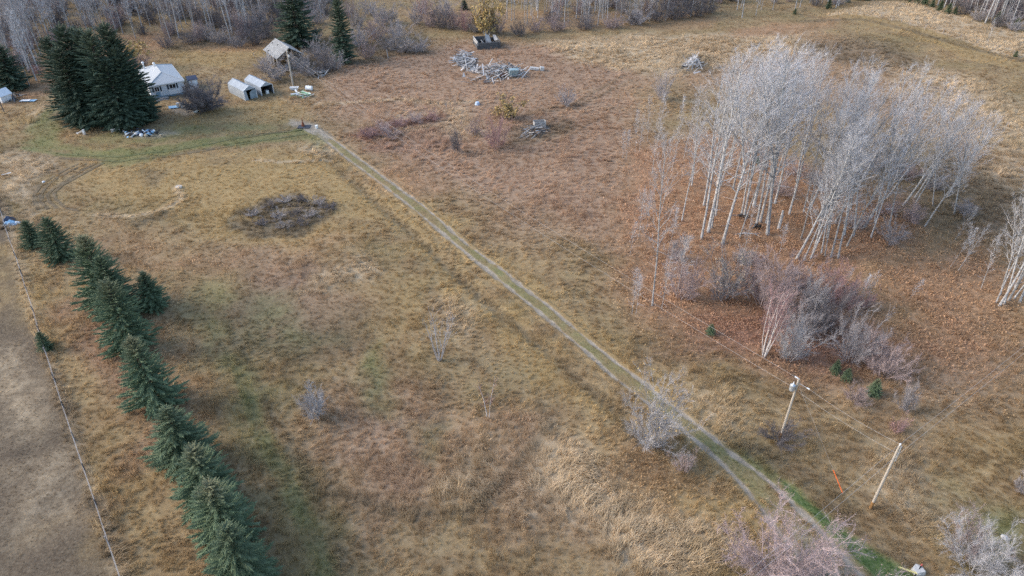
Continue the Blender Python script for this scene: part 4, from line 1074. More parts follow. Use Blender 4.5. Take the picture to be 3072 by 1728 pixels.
# ---- spruces
SPR = [spruce(210 + i, 7.0, 2.15 * w, .20, 13, .125, .36, .062, taper=tp) for i, (w, tp) in enumerate(((1.0, .55), (1.1, .5), (.9, .7), (1.0, .52), (.95, .6)))]
SPRM = []
for tr, cr, ag in SPR:
    me = np_mesh('spruce_crown', cr[0], cr[1], M_SPRUCE); a = me.attributes.new('age', 'FLOAT', 'POINT'); a.data.foreach_set('value', ag.astype(np.float32))
    SPRM.append([('trunk', np_mesh('spruce_trunk', tr[0], tr[1], M_SPRUCEBARK)), ('crown', me)])
OLD = [spruce(230 + i, 18.0, 3.1 * w, .42, 12, .24, .72, .13, low=.03, taper=.36, gap=.10) for i, w in enumerate((1.0, 1.1, .9))]
OLDM = []
for tr, cr, ag in OLD:
    me = np_mesh('old_spruce_crown', cr[0], cr[1], M_OLDSPRUCE); a = me.attributes.new('age', 'FLOAT', 'POINT'); a.data.foreach_set('value', ag.astype(np.float32))
    OLDM.append([('trunk', np_mesh('old_spruce_trunk', tr[0], tr[1], M_SPRUCEBARK)), ('crown', me)])
ROW = [  # base, width factor, label
    (-65.85, 81.60, 3.90, 1.0, 'small young spruce at the far end of the row, next to the blue tarp heap'),
    (-60.44, 78.34, 6.10, 1.0, 'dark young spruce second from the far end of the row'),
    (-49.10, 67.98, 9.40, 1.0, 'tall narrow topped spruce third from the far end of the row'),
    (-46.36, 65.20, 8.50, .95, 'spruce pressed against the tall narrow topped one in the row'),
    (-43.18, 67.17, 5.30, 1.0, 'spruce standing out of line on the driveway side of the row'),
    (-42.33, 59.37, 9.00, .95, 'brown tipped spruce in the row beside the one standing out of line'),
    (-35.79, 50.64, 8.90, 1.0, 'broad bushy spruce in the middle of the row'),
    (-30.09, 43.16, 7.00, 1.3, 'widest spruce of the row with a blunt rounded crown'),
    (-26.13, 38.71, 6.90, 1.05, 'spruce between the widest one and the two at the near end of the row'),
    (-23.24, 34.75, 7.30, 1.1, 'second spruce from the near end of the row, its top pale green'),
    (-20.71, 30.68, 7.60, 1.15, 'spruce at the near end of the row, farthest from the house'),
]
for i, (x, y, h, wf, lab) in enumerate([(*r_[0:3], r_[3], r_[4]) for r_ in ROW]):
    s = h / 7.0; wd_ = s ** .6 * wf * 1.2
    place(SPRM[(i * 3 + i // 5) % 5], 'young_spruce', lab, 'tree', x, y, i * 1.3, (wd_ * rnd.uniform(.92, 1.12), wd_ * rnd.uniform(.92, 1.12), s), (0, R(rnd.uniform(-2, 2))), 'row of young spruces')
SMALL = [(-51.96, 59.37, 2.50, 'tiny spruce growing on the fence line'), (22.86, 62.34, 1.50, 'tiny bright green spruce seedling in reddish litter near the driveway'), (34.68, 55.73, 1.90, 'small pale green conifer beside a leafless shrub'),
         (35.38, 54.48, 1.70, 'small yellowish conifer beside the pale green one'), (37.38, 52.37, 2.20, 'small dark spruce among shrubs beyond the transformer pole'), (80.39, 205.94, 1.70, 'small dark spruce alone on the meadow crest'),
         (120.02, 166.92, 1.40, 'low dark spruce bush in the strip below the hill field'), (41.55, 108.10, 1.50, 'low spruce seedling deep inside the poplar grove')]
for i, (x, y, h, lab) in enumerate([(*r_[0:3], r_[3]) for r_ in SMALL]):
    s = h / 7.0
    place(SPRM[i % 5], 'young_spruce', lab, 'tree', x, y, i, (s * 1.25, s * 1.25, s))
CLUMP = [(-83.31, 127.26, 15.30), (-79.66, 126.65, 17.40), (-76.57, 125.45, 17.10), (-73.98, 124.27, 17.60), (-72.04, 127.67, 17.50), (-71.54, 128.28, 15.60), (-69.95, 127.26, 9.20), (-79.88, 124.66, 14.60), (-72.03, 123.10, 13.00), (-79.62, 130.36, 16.20), (-71.61, 124.66, 13.90)]
rk = ranked(CLUMP, (HX_ := -74.0, 138.4))
for i, (x, y, h) in enumerate(CLUMP):
    s = h / 18
    place(OLDM[i % 3], 'old_spruce', 'dark old spruce of the big clump, ' + rk[i] + ' to the white house', 'tree', x, y, i * 2.1, (s ** .5 * (0.92 if x > -66.5 else 1.36),) * 2 + (s,), (R((i * 37 % 7) - 3), R((i * 53 % 7) - 3)), 'old spruces of the big clump')
OTH = [(-106.22, 145.56, 9.10, 'dark old spruce apart from the clump, behind the white doghouse'), (-53.13, 176.82, 16.50, 'broad dark spruce rising right behind the old barn'), (-39.42, 164.44, 14.50, 'tall narrow dark spruce beside the barn thicket'),
       (-14.13, 215.23, 2.70, 'small dark spruce at the far shrub line')]
for i, (x, y, h, lab) in enumerate([(*r_[0:3], r_[3]) for r_ in OTH]):
    s = h / 18; w_ = (1.3, 1.6, 1.05, .45)[i]
    place(OLDM[i % 3], 'old_spruce', lab, 'tree', x, y, i, (w_, w_, s))
FS = [(92.32, 212.37, 2.80), (117.63, 216.20, 1.60), (120.34, 217.18, 2.80), (122.24, 216.20, 3.80), (122.47, 212.37, 2.40), (121.78, 206.83, 2.90), (122.23, 203.28, 2.70), (123.69, 202.41, 2.30), (133.20, 189.27, 2.60), (130.63, 194.02, 2.80), (101.51, 221.16, 2.50), (108.39, 223.20, 2.60), (114.93, 224.24, 2.40), (106.39, 224.24, 3.50)]
rk = ranked(FS, (80.39, 205.94))
for i, (x, y, h) in enumerate(FS):
    s = h / 7
    place(SPRM[i % 5], 'young_spruce', 'dark spruce edging the hill field woods, ' + rk[i] + ' to the lone crest spruce', 'tree', x, y, i, (s * 1.2, s * 1.2, s), (0, 0), 'spruces edging the hill field')
# ---- shrubs
def shrub_meshes(nm, sh, m1, m2, ml=None):
    st, cr, lf = sh
    out = [('stem', np_mesh(nm + '_stem', st[0], st[1], m1)), ('crown', np_mesh(nm + '_crown', cr[0], cr[1], m2))]
    if lf is not None and ml: out.append(('foliage', np_mesh(nm + '_foliage', lf[0], lf[1], ml)))
    return out
_a, _b, _c = shrub(301), shrub(302, ns=13), shrub(303, ns=18, spread=1.2)
_d, _e = shrub(304, ns=24, nsec=15, ntw=22, high=6.0), shrub(305, ns=28, nsec=14, ntw=22, high=6.0, spread=1.2)
SH = {}
M_ROSY = simple('rosy_grey_twigs', (0.42, 0.33, 0.325), 0.9, 0.25, 0.9, (0.32, 0.25, 0.25))
for kd_, nm_, mt_ in (('purple', 'purple_shrub', M_PURPLE), ('grey', 'grey_shrub', M_DARKTWIG), ('willow', 'willow_shrub', M_WILLOW), ('dark', 'dark_shrub', M_DARKSHRUB), ('pink', 'reddish_shrub', M_PINK)):
    SH[kd_] = [shrub_meshes(nm_, s_, mt_, mt_) for s_ in (_a, _b, _c)]
    SH[kd_ + '+'] = [shrub_meshes(nm_, s_, mt_, mt_) for s_ in (_d, _e)]
SH.update({
    'yellow': [shrub_meshes('yellow_shrub', shrub(311, leaves=.65, leaf=.105), M_DARKTWIG, M_DARKTWIG, M_YLEAF)],
    'halfyellow': [shrub_meshes('half_yellow_shrub', shrub(312, leaves=.6, leaf=.11, leaf_top=.5), M_PURPLE, M_PURPLE, M_YLEAF)],
    'fewyellow+': [shrub_meshes('few_leaved_willow', shrub(313, ns=30, nsec=15, ntw=20, high=6.0, leaves=.10, leaf=.06, leaf_top=.35), M_WILLOW, M_WILLOW, M_YLEAF)],
    'solid': [shrub_meshes('solid_dark_shrub', shrub(306, ns=28, nsec=14, ntw=24, tw=.011), M_DARKSHRUB, M_DARKSHRUB)],
    'tan': [shrub_meshes('tan_shrub', shrub(314, leaves=.3, leaf=.05, leaf_top=.3), M_DARKTWIG, M_DARKTWIG, M_TANLEAF)],
    'rosy++': [shrub_meshes('rosy_shrub', shrub(315, ns=44, nsec=20, ntw=20, high=9.0, leaves=.28, leaf=.045, leaf_top=.25), M_ROSY, M_ROSY, M_PINKLEAF)],
})
def bush(kind, x, y, w, h, label, group=None, i=0, name='bare_shrub'):
    S = 3.0
    if kind + '++' in SH: v = SH[kind + '++']; S = 9.0
    elif kind + '+' in SH and (w > 4.4 or kind not in SH): v = SH[kind + '+']; S = 6.0
    else: v = SH[kind]
    me = v[i % len(v)]
    return place(me, name, label, 'shrub', x, y, (x * 7.3 + y) % 6.28, (w / S * .98, w / S * .98, h / S * 1.12), group=group)

ONE = [
    ('fewyellow', 13.40, 45.44, 7.00, 7.70, 'large pale grey willow bush with a few yellow leaves overhanging the driveway'),
    ('purple', 15.65, 42.32, 2.11, 2.90, 'small purplish bush at the driveway edge just past the large willow'),
    ('rosy', 21.20, 30.85, 10.38, 7.90, 'huge rosy grey bush covering the driveway end under the power lines'),
    ('willow', 36.67, 32.04, 6.63, 5.80, 'pale grey spreading bush by the concrete block at the road end'),
    ('purple', 36.93, 34.01, 3.57, 4.40, 'purplish bush behind the pale spreading one near the road end'),
    ('grey', 45.39, 39.35, 2.45, 4.20, 'grey bush at the far margin of the power line field'),
    ('willow', -19.51, 49.09, 3.76, 4.30, 'low pale leafless bush alone in the near field'),
    ('solid', -60.78, 132.07, 9.04, 5.70, 'dark rounded leafless shrub between the house and the tarp shelters'),
    ('halfyellow', -86.39, 159.65, 8.43, 5.60, 'yellow topped reddish shrub right behind the white house'),
    ('yellow', -6.53, 188.88, 7.90, 9.10, 'tall yellow leaved shrub behind the roofless log cabin'),
    ('yellow', -0.77, 128.69, 4.78, 3.80, 'round orange yellow shrub standing in the tall meadow grass'),
    ('grey', 11.00, 135.58, 3.69, 3.90, 'small grey vase shaped shrub alone on the golden meadow'),
    ('dark', -9.71, 112.33, 2.91, 4.80, 'slim dark purplish shrub on the meadow, nearest to the driveway'),
    ('purple', -7.01, 120.08, 3.07, 3.80, 'slim grey shrub of the meadow group in front of the orange one'),
    ('pink', -2.67, 114.19, 5.48, 6.40, 'broad reddish shrub of the meadow group beside the old brush heap'),
    ('tan', -51.69, 151.80, 7.38, 3.90, 'tangled brown shrub at the foot of the barn power pole'),
    ('grey', -45.76, 154.53, 5.35, 4.20, 'grey thicket shrub between barn and tall narrow spruce'),
    ('grey', -55.93, 157.91, 6.36, 4.00, 'grey brush against the meadow side wall of the barn'),
    ('tan', -48.66, 157.91, 6.36, 4.60, 'brown brush before the open barn gable'),
    ('grey', -45.76, 166.30, 7.58, 5.50, 'tall grey brush behind the collapsed boards'),
    ('grey', -40.58, 159.65, 6.41, 3.80, 'low grey brush at the foot of the tall narrow spruce'),
    ('dark', -42.36, 157.34, 6.34, 5.30, 'dark shrub over the collapsed boards below the narrow spruce'),
    ('grey', 30.92, 139.25, 4.76, 6.40, 'grey twiggy clump at the grove edge facing the golden meadow'),
    ('dark', 25.61, 45.74, 3.61, 2.60, 'dark tangled brush around the foot of the transformer pole'),
    ('purple', 21.13, 69.39, 5.99, 6.50, 'dark purplish shrub behind the white barked young tree'),
    ('tan', 26.04, 69.39, 5.99, 7.10, 'shrub with clinging tan leaves between two purplish ones'),
    ('purple', 30.75, 67.58, 7.63, 7.50, 'broad purplish shrub behind the white birch clump'),
    ('willow', 35.46, 65.20, 4.86, 6.20, 'pale blue grey shrub amid the dark purple thicket'),
    ('dark', 36.14, 62.56, 6.98, 7.00, 'darkest shrub at the heart of the purple thicket'),
    ('purple', 35.35, 70.50, 7.85, 5.50, 'hazy purplish shrub at the foot of the leaning poplars'),
    ('willow', 30.51, 58.01, 5.60, 6.00, 'pale shrub just beyond the white birch clump'),
    ('grey', 37.08, 57.68, 5.58, 7.10, 'rounded grey shrub at the outer end of the thicket'),
    ('purple', 39.61, 55.10, 4.37, 4.90, 'grey purple shrub next to the small dark spruce'),
    ('purple', 31.45, 64.43, 5.15, 5.70, 'purplish shrub between the birch clump and the darkest shrub'),
    ('pink', 39.03, 68.40, 5.84, 5.20, 'reddish grey shrub behind the pale blue grey one'),
    ('grey', 33.24, 61.47, 4.99, 5.30, 'grey shrub pressed against the darkest one of the thicket'),
    ('purple', 29.64, 70.50, 4.47, 4.70, 'small purplish shrub next to the tan leaved one'),
    ('purple', 39.07, 57.02, 3.90, 5.20, 'purplish shrub past the rounded grey one at the thicket end'),
    ('purple', 34.93, 51.10, 2.43, 2.60, 'small purplish bush in front of the small dark spruce'),
    ('grey', 39.47, 49.97, 2.48, 3.90, 'small grey bush by itself beyond the transformer pole'),
    ('pink', 37.47, 47.06, 1.85, 2.10, 'tiny reddish bush between the two power poles'),
    ('pink', 41.13, 67.58, 4.35, 4.10, 'reddish shrub beyond the purple thicket'),
    ('grey', 21.88, 77.84, 3.19, 3.70, 'grey brush behind the slender birch stems'),
    ('grey', 131.31, 186.97, 6.27, 3.00, 'grey brush on the edge of the hill field woods'),
]
for i, (kd, x, y, w, h, lab) in enumerate(ONE):
    bush(kd, x, y, w, h, lab, None, i)
def bushes(lst, kinds, label, group, mark, what):
    rk = ranked(lst, mark)
    for i, (x, y, w, h) in enumerate(lst):
        bush(kinds[i % len(kinds)], x, y, w, h, label + ', ' + rk[i] + ' to ' + what, group, i)
bushes([(-38.06, 176.13, 6.96, 5.70), (-35.23, 183.23, 8.22, 5.90), (-29.86, 174.42, 7.88, 4.80), (-26.29, 173.41, 7.85, 4.30), (-22.78, 172.74, 6.84, 3.60), (-34.66, 167.87, 5.73, 4.70), (-35.80, 196.89, 6.55, 5.20), (-41.97, 194.83, 5.41, 5.10), (-29.68, 183.97, 7.21, 4.90), (-46.18, 205.49, 6.79, 5.30), (-41.28, 210.03, 6.92, 4.40), (-33.37, 198.98, 6.61, 5.20)],
       ('grey', 'purple', 'grey', 'tan'), 'leafless shrub in the brush bank', 'shrubs past the narrow spruce', (-39.42, 164.44), 'the tall narrow spruce')
bushes([(-26.11, 198.14, 6.58, 6.20), (-22.04, 195.65, 7.60, 6.20), (-19.19, 194.02, 7.54, 6.60), (-15.95, 194.02, 6.47, 6.10), (-12.59, 191.62, 6.40, 6.10), (-9.88, 190.83, 5.31, 5.10), (-3.50, 190.05, 5.30, 5.10), (1.78, 187.73, 5.77, 4.50), (6.59, 190.83, 6.38, 4.10), (-25.72, 210.03, 6.92, 5.40), (-19.19, 207.74, 6.85, 5.40), (11.95, 191.62, 7.47, 3.60), (19.51, 192.82, 7.51, 3.60), (27.16, 194.02, 7.54, 3.60)],
       ('grey', 'purple', 'dark', 'purple', 'pink'), 'shrub along the thicket edge beyond the log cabin', 'shrubs at the cabin thicket edge', (-6.0, 178.0), 'the cabin')
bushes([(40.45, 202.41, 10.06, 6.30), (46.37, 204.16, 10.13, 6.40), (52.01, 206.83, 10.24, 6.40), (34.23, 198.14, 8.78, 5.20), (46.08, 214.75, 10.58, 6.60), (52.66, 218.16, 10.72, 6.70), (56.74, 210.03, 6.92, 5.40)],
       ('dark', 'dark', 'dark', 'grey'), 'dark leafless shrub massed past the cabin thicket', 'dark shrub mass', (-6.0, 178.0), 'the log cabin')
bushes([(-65.24, 178.91, 7.05, 4.40), (-68.58, 176.82, 5.98, 3.90), (-64.01, 185.08, 7.25, 5.90), (-73.78, 180.33, 6.08, 3.90), (-64.17, 196.89, 7.64, 6.20), (-70.26, 198.98, 7.71, 6.20), (-81.61, 179.62, 6.06, 3.40), (-78.88, 183.23, 6.16, 4.00), (-86.25, 176.13, 5.96, 3.40), (-74.42, 194.83, 6.49, 5.10), (-81.27, 198.98, 6.61, 5.20), (-69.62, 212.37, 8.15, 6.50), (-76.91, 217.18, 8.31, 5.60), (-53.74, 198.98, 6.61, 5.20), (-50.12, 183.23, 5.14, 4.40), (-55.65, 212.37, 6.99, 5.50)],
       ('dark', 'grey', 'dark', 'tan'), 'undergrowth shrub at the woods foot', 'undergrowth between house and barn', (-53.0, 160.0), 'the old barn')
bushes([(-113.10, 154.53, 5.35, 3.50), (-114.56, 163.22, 5.60, 3.70), (-127.07, 179.62, 6.06, 3.90), (-124.07, 183.23, 6.16, 4.00), (-106.41, 154.53, 4.46, 2.70), (-125.31, 198.98, 6.61, 4.20), (-115.52, 194.83, 6.49, 4.10), (-108.80, 198.98, 6.61, 4.20), (-99.99, 198.98, 6.61, 4.20), (-93.97, 203.28, 6.73, 4.30), (-138.62, 217.18, 7.12, 4.50), (-119.58, 222.18, 7.26, 4.50), (-106.11, 224.76, 7.33, 4.60), (-129.27, 222.18, 7.26, 4.50)],
       ('grey', 'pink', 'dark'), 'brush on the woods floor beyond the old spruces', 'undergrowth in the woods', (-77.0, 145.0), 'the house')
bushes([(125.92, 202.41, 6.70, 3.70), (126.68, 195.65, 6.51, 3.60), (128.90, 190.05, 6.35, 3.60), (134.34, 194.83, 6.49, 4.10), (133.78, 205.49, 6.79, 4.30), (133.05, 214.75, 7.05, 4.40), (129.60, 217.18, 7.12, 4.50), (96.75, 218.16, 7.15, 3.40), (90.44, 217.18, 5.93, 3.40), (112.62, 227.38, 7.41, 3.50), (120.05, 224.76, 7.33, 3.40), (105.80, 225.80, 7.36, 3.50)],
       ('dark', 'grey'), 'dark undergrowth shrub along the hill field', 'undergrowth along the hill field', (120.02, 166.92), 'the low spruce bush')
bushes([(-26.04, 119.53, 4.36, 2.00), (-23.92, 122.34, 4.44, 2.00), (-21.27, 124.66, 4.51, 2.00), (-18.49, 126.65, 4.56, 2.10), (-15.60, 128.28, 3.84, 1.90), (-22.04, 119.53, 3.64, 1.70)], ('pink', 'purple'), 'low purple bramble beside the driveway head', 'bramble patch', (-39.40, 124.47), 'the hand pump')
bushes([(-38.24, 90.39, 2.60, 1.10), (-36.59, 92.86, 2.77, 1.10), (-34.52, 94.14, 2.80, 1.10), (-32.15, 94.39, 2.80, 1.10), (-29.51, 93.50, 2.78, 1.10), (-27.43, 92.24, 2.40, 1.00), (-34.53, 89.79, 2.70, 1.10), (-32.04, 90.39, 2.71, 1.10), (-29.54, 89.79, 2.70, 1.10), (-36.19, 87.43, 2.54, 1.00), (-33.09, 86.63, 2.52, 1.00), (-30.71, 87.43, 2.54, 1.00)],
       ('tan', 'dark'), 'low dry weed clump in the dark round patch', 'weed clumps of the dark patch', (-52.93, 99.21), 'the well cover')
bushes([(30.25, 77.35, 3.17, 2.50), (32.22, 76.87, 3.16, 2.50), (52.62, 82.44, 3.87, 3.20), (58.01, 88.01, 4.05, 3.30), (49.21, 86.29, 4.00, 2.90), (41.67, 96.76, 4.34, 3.10), (48.23, 99.49, 5.06, 3.10), (53.78, 102.34, 5.17, 3.10), (60.23, 105.31, 5.28, 3.20), (64.12, 102.34, 5.17, 3.10), (66.53, 98.11, 5.01, 3.10), (46.52, 103.81, 4.57, 2.80), (66.80, 90.39, 4.13, 2.60), (55.59, 90.39, 4.13, 2.60)],
       ('grey', 'purple'), 'hazy leafless brush under the grove', 'brush under the grove', (36.20, 84.61), 'the stoutest poplar')

# the depth of the woods: brush and poles too tangled to count
def thicket(name, label, polys, n, seed, sizes):
    r = random.Random(seed); P_ = []; S_ = []; K_ = []
    for poly, share in polys:
        xs = [p[0] for p in poly]; ys = [p[1] for p in poly]; k = 0
        while k < n * share:
            x, y = r.uniform(min(xs), max(xs)), r.uniform(min(ys), max(ys))
            if poly_sd(np.array([x]), np.array([y]), poly)[0] < 0: continue
            P_.append((x, y, H1(x, y))); S_.append(r.uniform(*sizes)); K_.append(r.randrange(len(WCOL))); k += 1
    me = bpy.data.meshes.new(name); me.from_pydata(P_, [], [])
    for nm, v, ty in (('size', S_, 'FLOAT'), ('turn', [r.uniform(0, 6) for _ in P_], 'FLOAT'), ('pick', K_, 'INT')):
        a_ = me.attributes.new(nm, ty, 'POINT'); a_.data.foreach_set('value', v)
    o = link(name, me); tag(o, label, 'woods', kind='stuff')
    g2 = ng.copy(); [n_ for n_ in g2.nodes if n_.type == 'COLLECTION_INFO'][0].inputs[0].default_value = wood_col
    o.modifiers.new('scatter', 'NODES').node_group = g2
wood_col = bpy.data.collections.new('wood_kinds'); WCOL = []
for nm_, parts_, sc_ in (('w0', SH['grey+'][0], 1), ('w1', SH['dark+'][1], 1), ('w2', SH['purple+'][0], 1), ('w3', FOR[0][1], 1.15), ('w4', FOR[3][0], 1.15), ('w5', FOR[1][1], 1.15), ('w6', FOR[2][0], 1.15)):
    o_ = bpy.data.objects.new(nm_, None)
    vs = []; fs = []; k_ = 0
    mats_ = []
    me_ = bpy.data.meshes.new(nm_)
    import bmesh
    bm_ = bmesh.new()
    for j_, (pn_, pm_) in enumerate(parts_):
        n0 = len(bm_.faces); bm_.from_mesh(pm_); bm_.faces.ensure_lookup_table()
        for f_ in bm_.faces[n0:]: f_.material_index = j_
        me_.materials.append(pm_.materials[0])
    bmesh.ops.scale(bm_, vec=(sc_,) * 3, verts=bm_.verts)
    bm_.to_mesh(me_); bm_.free()
    wo_ = bpy.data.objects.new(nm_, me_); wood_col.objects.link(wo_); WCOL.append(wo_)
thicket('woodland_brush', 'tangled grey brush and poles filling the woods behind the homestead', [
    ([(-112.82, 142.83), (-102.93, 145.31), (-103.56, 151.80), (-111.60, 166.30), (-131.92, 198.98), (-164.99, 250.49), (-199.92, 250.49), (-132.73, 154.53)], .30), ([(-113.36, 169.47), (-108.43, 186.97), (-99.74, 186.21), (-87.96, 180.33), (-73.53, 179.62), (-66.17, 188.88), (-70.78, 212.37), (-72.54, 256.91), (-165.96, 256.91)], .5), ([(-65.85, 198.98), (-50.89, 201.11), (-60.19, 250.49), (-80.35, 250.49)], .12), ([(-1.99, 199.83), (12.11, 194.83), (29.63, 196.48), (46.20, 203.28), (54.75, 247.38), (-5.05, 247.38)], .25),
    ([(126.46, 207.74), (128.31, 195.65), (139.33, 183.97), (162.05, 212.37), (147.23, 241.36), (135.52, 241.36)], .22), ([(101.50, 227.38), (129.99, 230.07), (136.98, 244.34), (108.06, 244.34)], .1), ([(54.83, 217.18), (84.97, 222.18), (99.27, 224.76), (106.75, 244.34), (60.74, 244.34)], .1)], 560, 71, (.5, 1.0))

# pale many-stemmed willow and the two birches in the fields
x, y, h = -7.98, 57.68, 6.40
r_ = np.random.default_rng(77)
def multi_stem(seed, n, ht, out, rad, nsec, ntw, twl, tw):
    r = np.random.default_rng(seed); st = []; th = []; TP = []; TD = []
    for k in range(n):
        a = 2.4 * k; e = out * r.uniform(.3, 1); d = unit(np.array([math.cos(a) * e, math.sin(a) * e, 1.0]))
        P_, R_ = grow(r, np.array([math.cos(a), math.sin(a), 0]) * .12 + np.array([0, 0, -.1]), d, ht * r.uniform(.75, 1.05), rad * r.uniform(.7, 1.1), 6, .05, .06)
        st += path_segs(P_, R_)
        for s in range(nsec):
            q, qd = at_path(P_, r.uniform(.3, 1)); Q_, QR = grow(r, q, dev(r, qd, R(r.uniform(20, 45))), ht * r.uniform(.12, .25), rad * .25, 2, .1, .1)
            th += path_segs(Q_, QR)
            for w in range(ntw):
                z, zd = at_path(Q_, r.uniform(.1, 1)); TP.append(z); TD.append(dev(r, zd, R(r.uniform(10, 55))) * twl * r.uniform(.5, 1.2))
    return merge([tubes(st, 6)]), merge([tubes(th, 3), spikes(TP, TD, tw)])
tr, cr = multi_stem(5, 9, h, .38, .05, 9, 8, .35, .008)
o = place(part_meshes('field_willow', tr, cr, M_WILLOW, M_WILLOW), 'willow', 'pale many stemmed leafless willow alone in the near field', 'tree', x, y)
x, y, h = -2.41, 48.98, 5.60
tr, cr = multi_stem(8, 2, h, .22, .055, 14, 8, .4, .006)
place(part_meshes('field_birch', tr, cr, M_BIRCH, M_PINK), 'birch', 'little two stemmed white birch in the near field', 'tree', x, y)
x, y, h = 27.83, 58.28, 8.70
tr, cr = multi_stem(9, 7, h, .24, .09, 22, 16, .55, .008)
place(part_meshes('birch_clump', tr, cr, M_BIRCH, M_PINK), 'birch', 'clump of white birch stems with a haze of reddish twigs', 'tree', x, y)

# ---------------------------------------------------------------- the white house
HX, HY = -74.0, 138.4
HA = math.atan2(.545, .838)
hz = H1(-72, 144)
house = thing('white_house', 'pale grey sided bungalow with a low grey hipped roof behind the old spruces', 'house', (HX, HY, hz), HA)
W_, D_, EV, RG = 7.2, 13.0, 2.95, 4.35
ov = .35
MB().box((W_ / 2, D_ / 2, .1), (W_ - 2 * ov - .1, D_ - 2 * ov - .1, .8)).build('foundation', M_BLUETRIM, house)
wl = MB()
wx0, wx1, wy0, wy1 = ov, W_ - ov, ov, D_ - ov
for a, b in (((wx0, wy0), (wx1, wy0)), ((wx1, wy0), (wx1, wy1)), ((wx1, wy1), (wx0, wy1)), ((wx0, wy1), (wx0, wy0))):
    for k in range(9):      # lapped boards
        z0 = .5 + k * .27; d = Vector((b[0] - a[0], b[1] - a[1], 0)).normalized(); nrm = Vector((d.y, -d.x, 0))
        p0 = Vector((a[0], a[1], 0)); p1 = Vector((b[0], b[1], 0))
        q = [p0 + nrm * .035 + Vector((0, 0, z0)), p1 + nrm * .035 + Vector((0, 0, z0)), p1 + Vector((0, 0, z0 + .27)), p0 + Vector((0, 0, z0 + .27))]
        wl.add(q + [v - nrm * .12 for v in q], [(0, 1, 2, 3), (7, 6, 5, 4), (0, 4, 5, 1), (1, 5, 6, 2), (2, 6, 7, 3), (3, 7, 4, 0)])
wl.build('wall', M_SIDING, house)
rf = MB()
E0, E1, E2, E3 = (0, 0, EV), (W_, 0, EV), (W_, D_, EV), (0, D_, EV)
A_, B_ = (W_ / 2, 3.5, RG), (W_ / 2, D_ - 3.5, RG)
for poly in ((E0, E1, A_), (E1, E2, B_, A_), (E2, E3, B_), (E3, E0, A_, B_)): rf.slab(poly, .08)
roof = rf.build('roof', M_SHINGLE, house)
cp = MB()
for a, b in ((E0, A_), (E1, A_), (E2, B_), (E3, B_), (A_, B_)): cp.beam(Vector(a) + Vector((0, 0, .03)), Vector(b) + Vector((0, 0, .03)), .34 if a is E0 else .16, .05)
cp.build('ridge_cap', simple('pale_ridge_cap', (0.52, 0.53, 0.53), .85, .15, 2), roof)
fs = MB()
for a, b in ((E0, E1), (E1, E2), (E2, E3), (E3, E0)): fs.beam(Vector(a) - Vector((0, 0, .10)), Vector(b) - Vector((0, 0, .10)), .05, .2)
fs.build('fascia', M_WHITE, roof)
MB().box((W_ / 2, D_ / 2, EV - .16), (W_ - .12, D_ - .12, .04)).build('soffit', M_WHITE, roof)
for cx_, cy_ in ((W_ / 2 - .3, D_ - 4.2), (W_ / 2 - 2.2, D_ - 2.4)):
    v = MB().tube([(cx_, cy_, RG - 1.2), (cx_, cy_, RG + .35)], .16, 10).build('roof_vent', M_WHITEPL, roof)
    MB().tube([(cx_, cy_, RG + .34), (cx_, cy_, RG + .5), (cx_, cy_, RG + .68)], [.27, .3, .12], 10).build('vent_hood', M_WHITEPL, v)
def window(x0, x1, z0, z1, shutters=True):
    f = MB()
    yy = wy0 - .07
    f.box(((x0 + x1) / 2, yy, z1 + .04), (x1 - x0 + .2, .1, .1)).box(((x0 + x1) / 2, yy, z0 - .04), (x1 - x0 + .2, .12, .1))
    f.box((x0 - .05, yy, (z0 + z1) / 2), (.1, .1, z1 - z0)).box((x1 + .05, yy, (z0 + z1) / 2), (.1, .1, z1 - z0)).box(((x0 + x1) / 2, yy - .0, (z0 + z1) / 2), (.06, .08, z1 - z0))
    fr = f.build('window', M_WHITE, house)
    MB().box(((x0 + x1) / 2, wy0 - .045, (z0 + z1) / 2), (x1 - x0, .03, z1 - z0)).build('pane', M_GLASS, fr)
    if shutters:
        for sx in (x0 - .32, x1 + .32): MB().box((sx, wy0 - .055, (z0 + z1) / 2), (.3, .05, z1 - z0 + .15)).build('shutter', M_SHUTTER, fr)
window(1.25, 2.05, 1.55, 2.45)
window(4.1, 5.25, 1.65, 2.5)
MB().box((4.75, wy0 - .05, .95), (2.1, .05, 1.0)).build('white_panel', M_WHITE, house)
MB().box((1.65, wy0 - .05, .95), (.85, .05, 1.0)).build('panel', M_BLUETRIM, house)
dr_ = MB().box((wx1 + .04, 1.6, 1.5), (.06, .9, 2.0)).build('door', M_SHUTTER, house)
MB().tube([(wx1 + .09, 1.9, 1.4), (wx1 + .09, 1.9, 1.5)], .03, 6).build('handle', M_METAL, dr_)
for cx_ in (wx0 - .02, wx1 + .02): MB().box((cx_, wy0 - .02, 1.7), (.14, .14, 2.45)).build('corner_board', M_WHITE, house)
dk = MB()
for k in range(7): MB().box((1.9, wy0 - .25 - k * .19, .34), (2.6, .165, .04)).build('deck_board', M_OLDWOOD, house)
for k, (yy, zz) in enumerate(((wy0 - 1.6, .16), (wy0 - 1.85, .03))): MB().box((1.9, yy, zz), (2.4, .26, .1)).build('step', M_OLDWOOD, house)
MB().box((1.9, wy0 - .85, .15), (2.5, 1.3, .3)).build('deck_base', M_DARKWOOD, house)
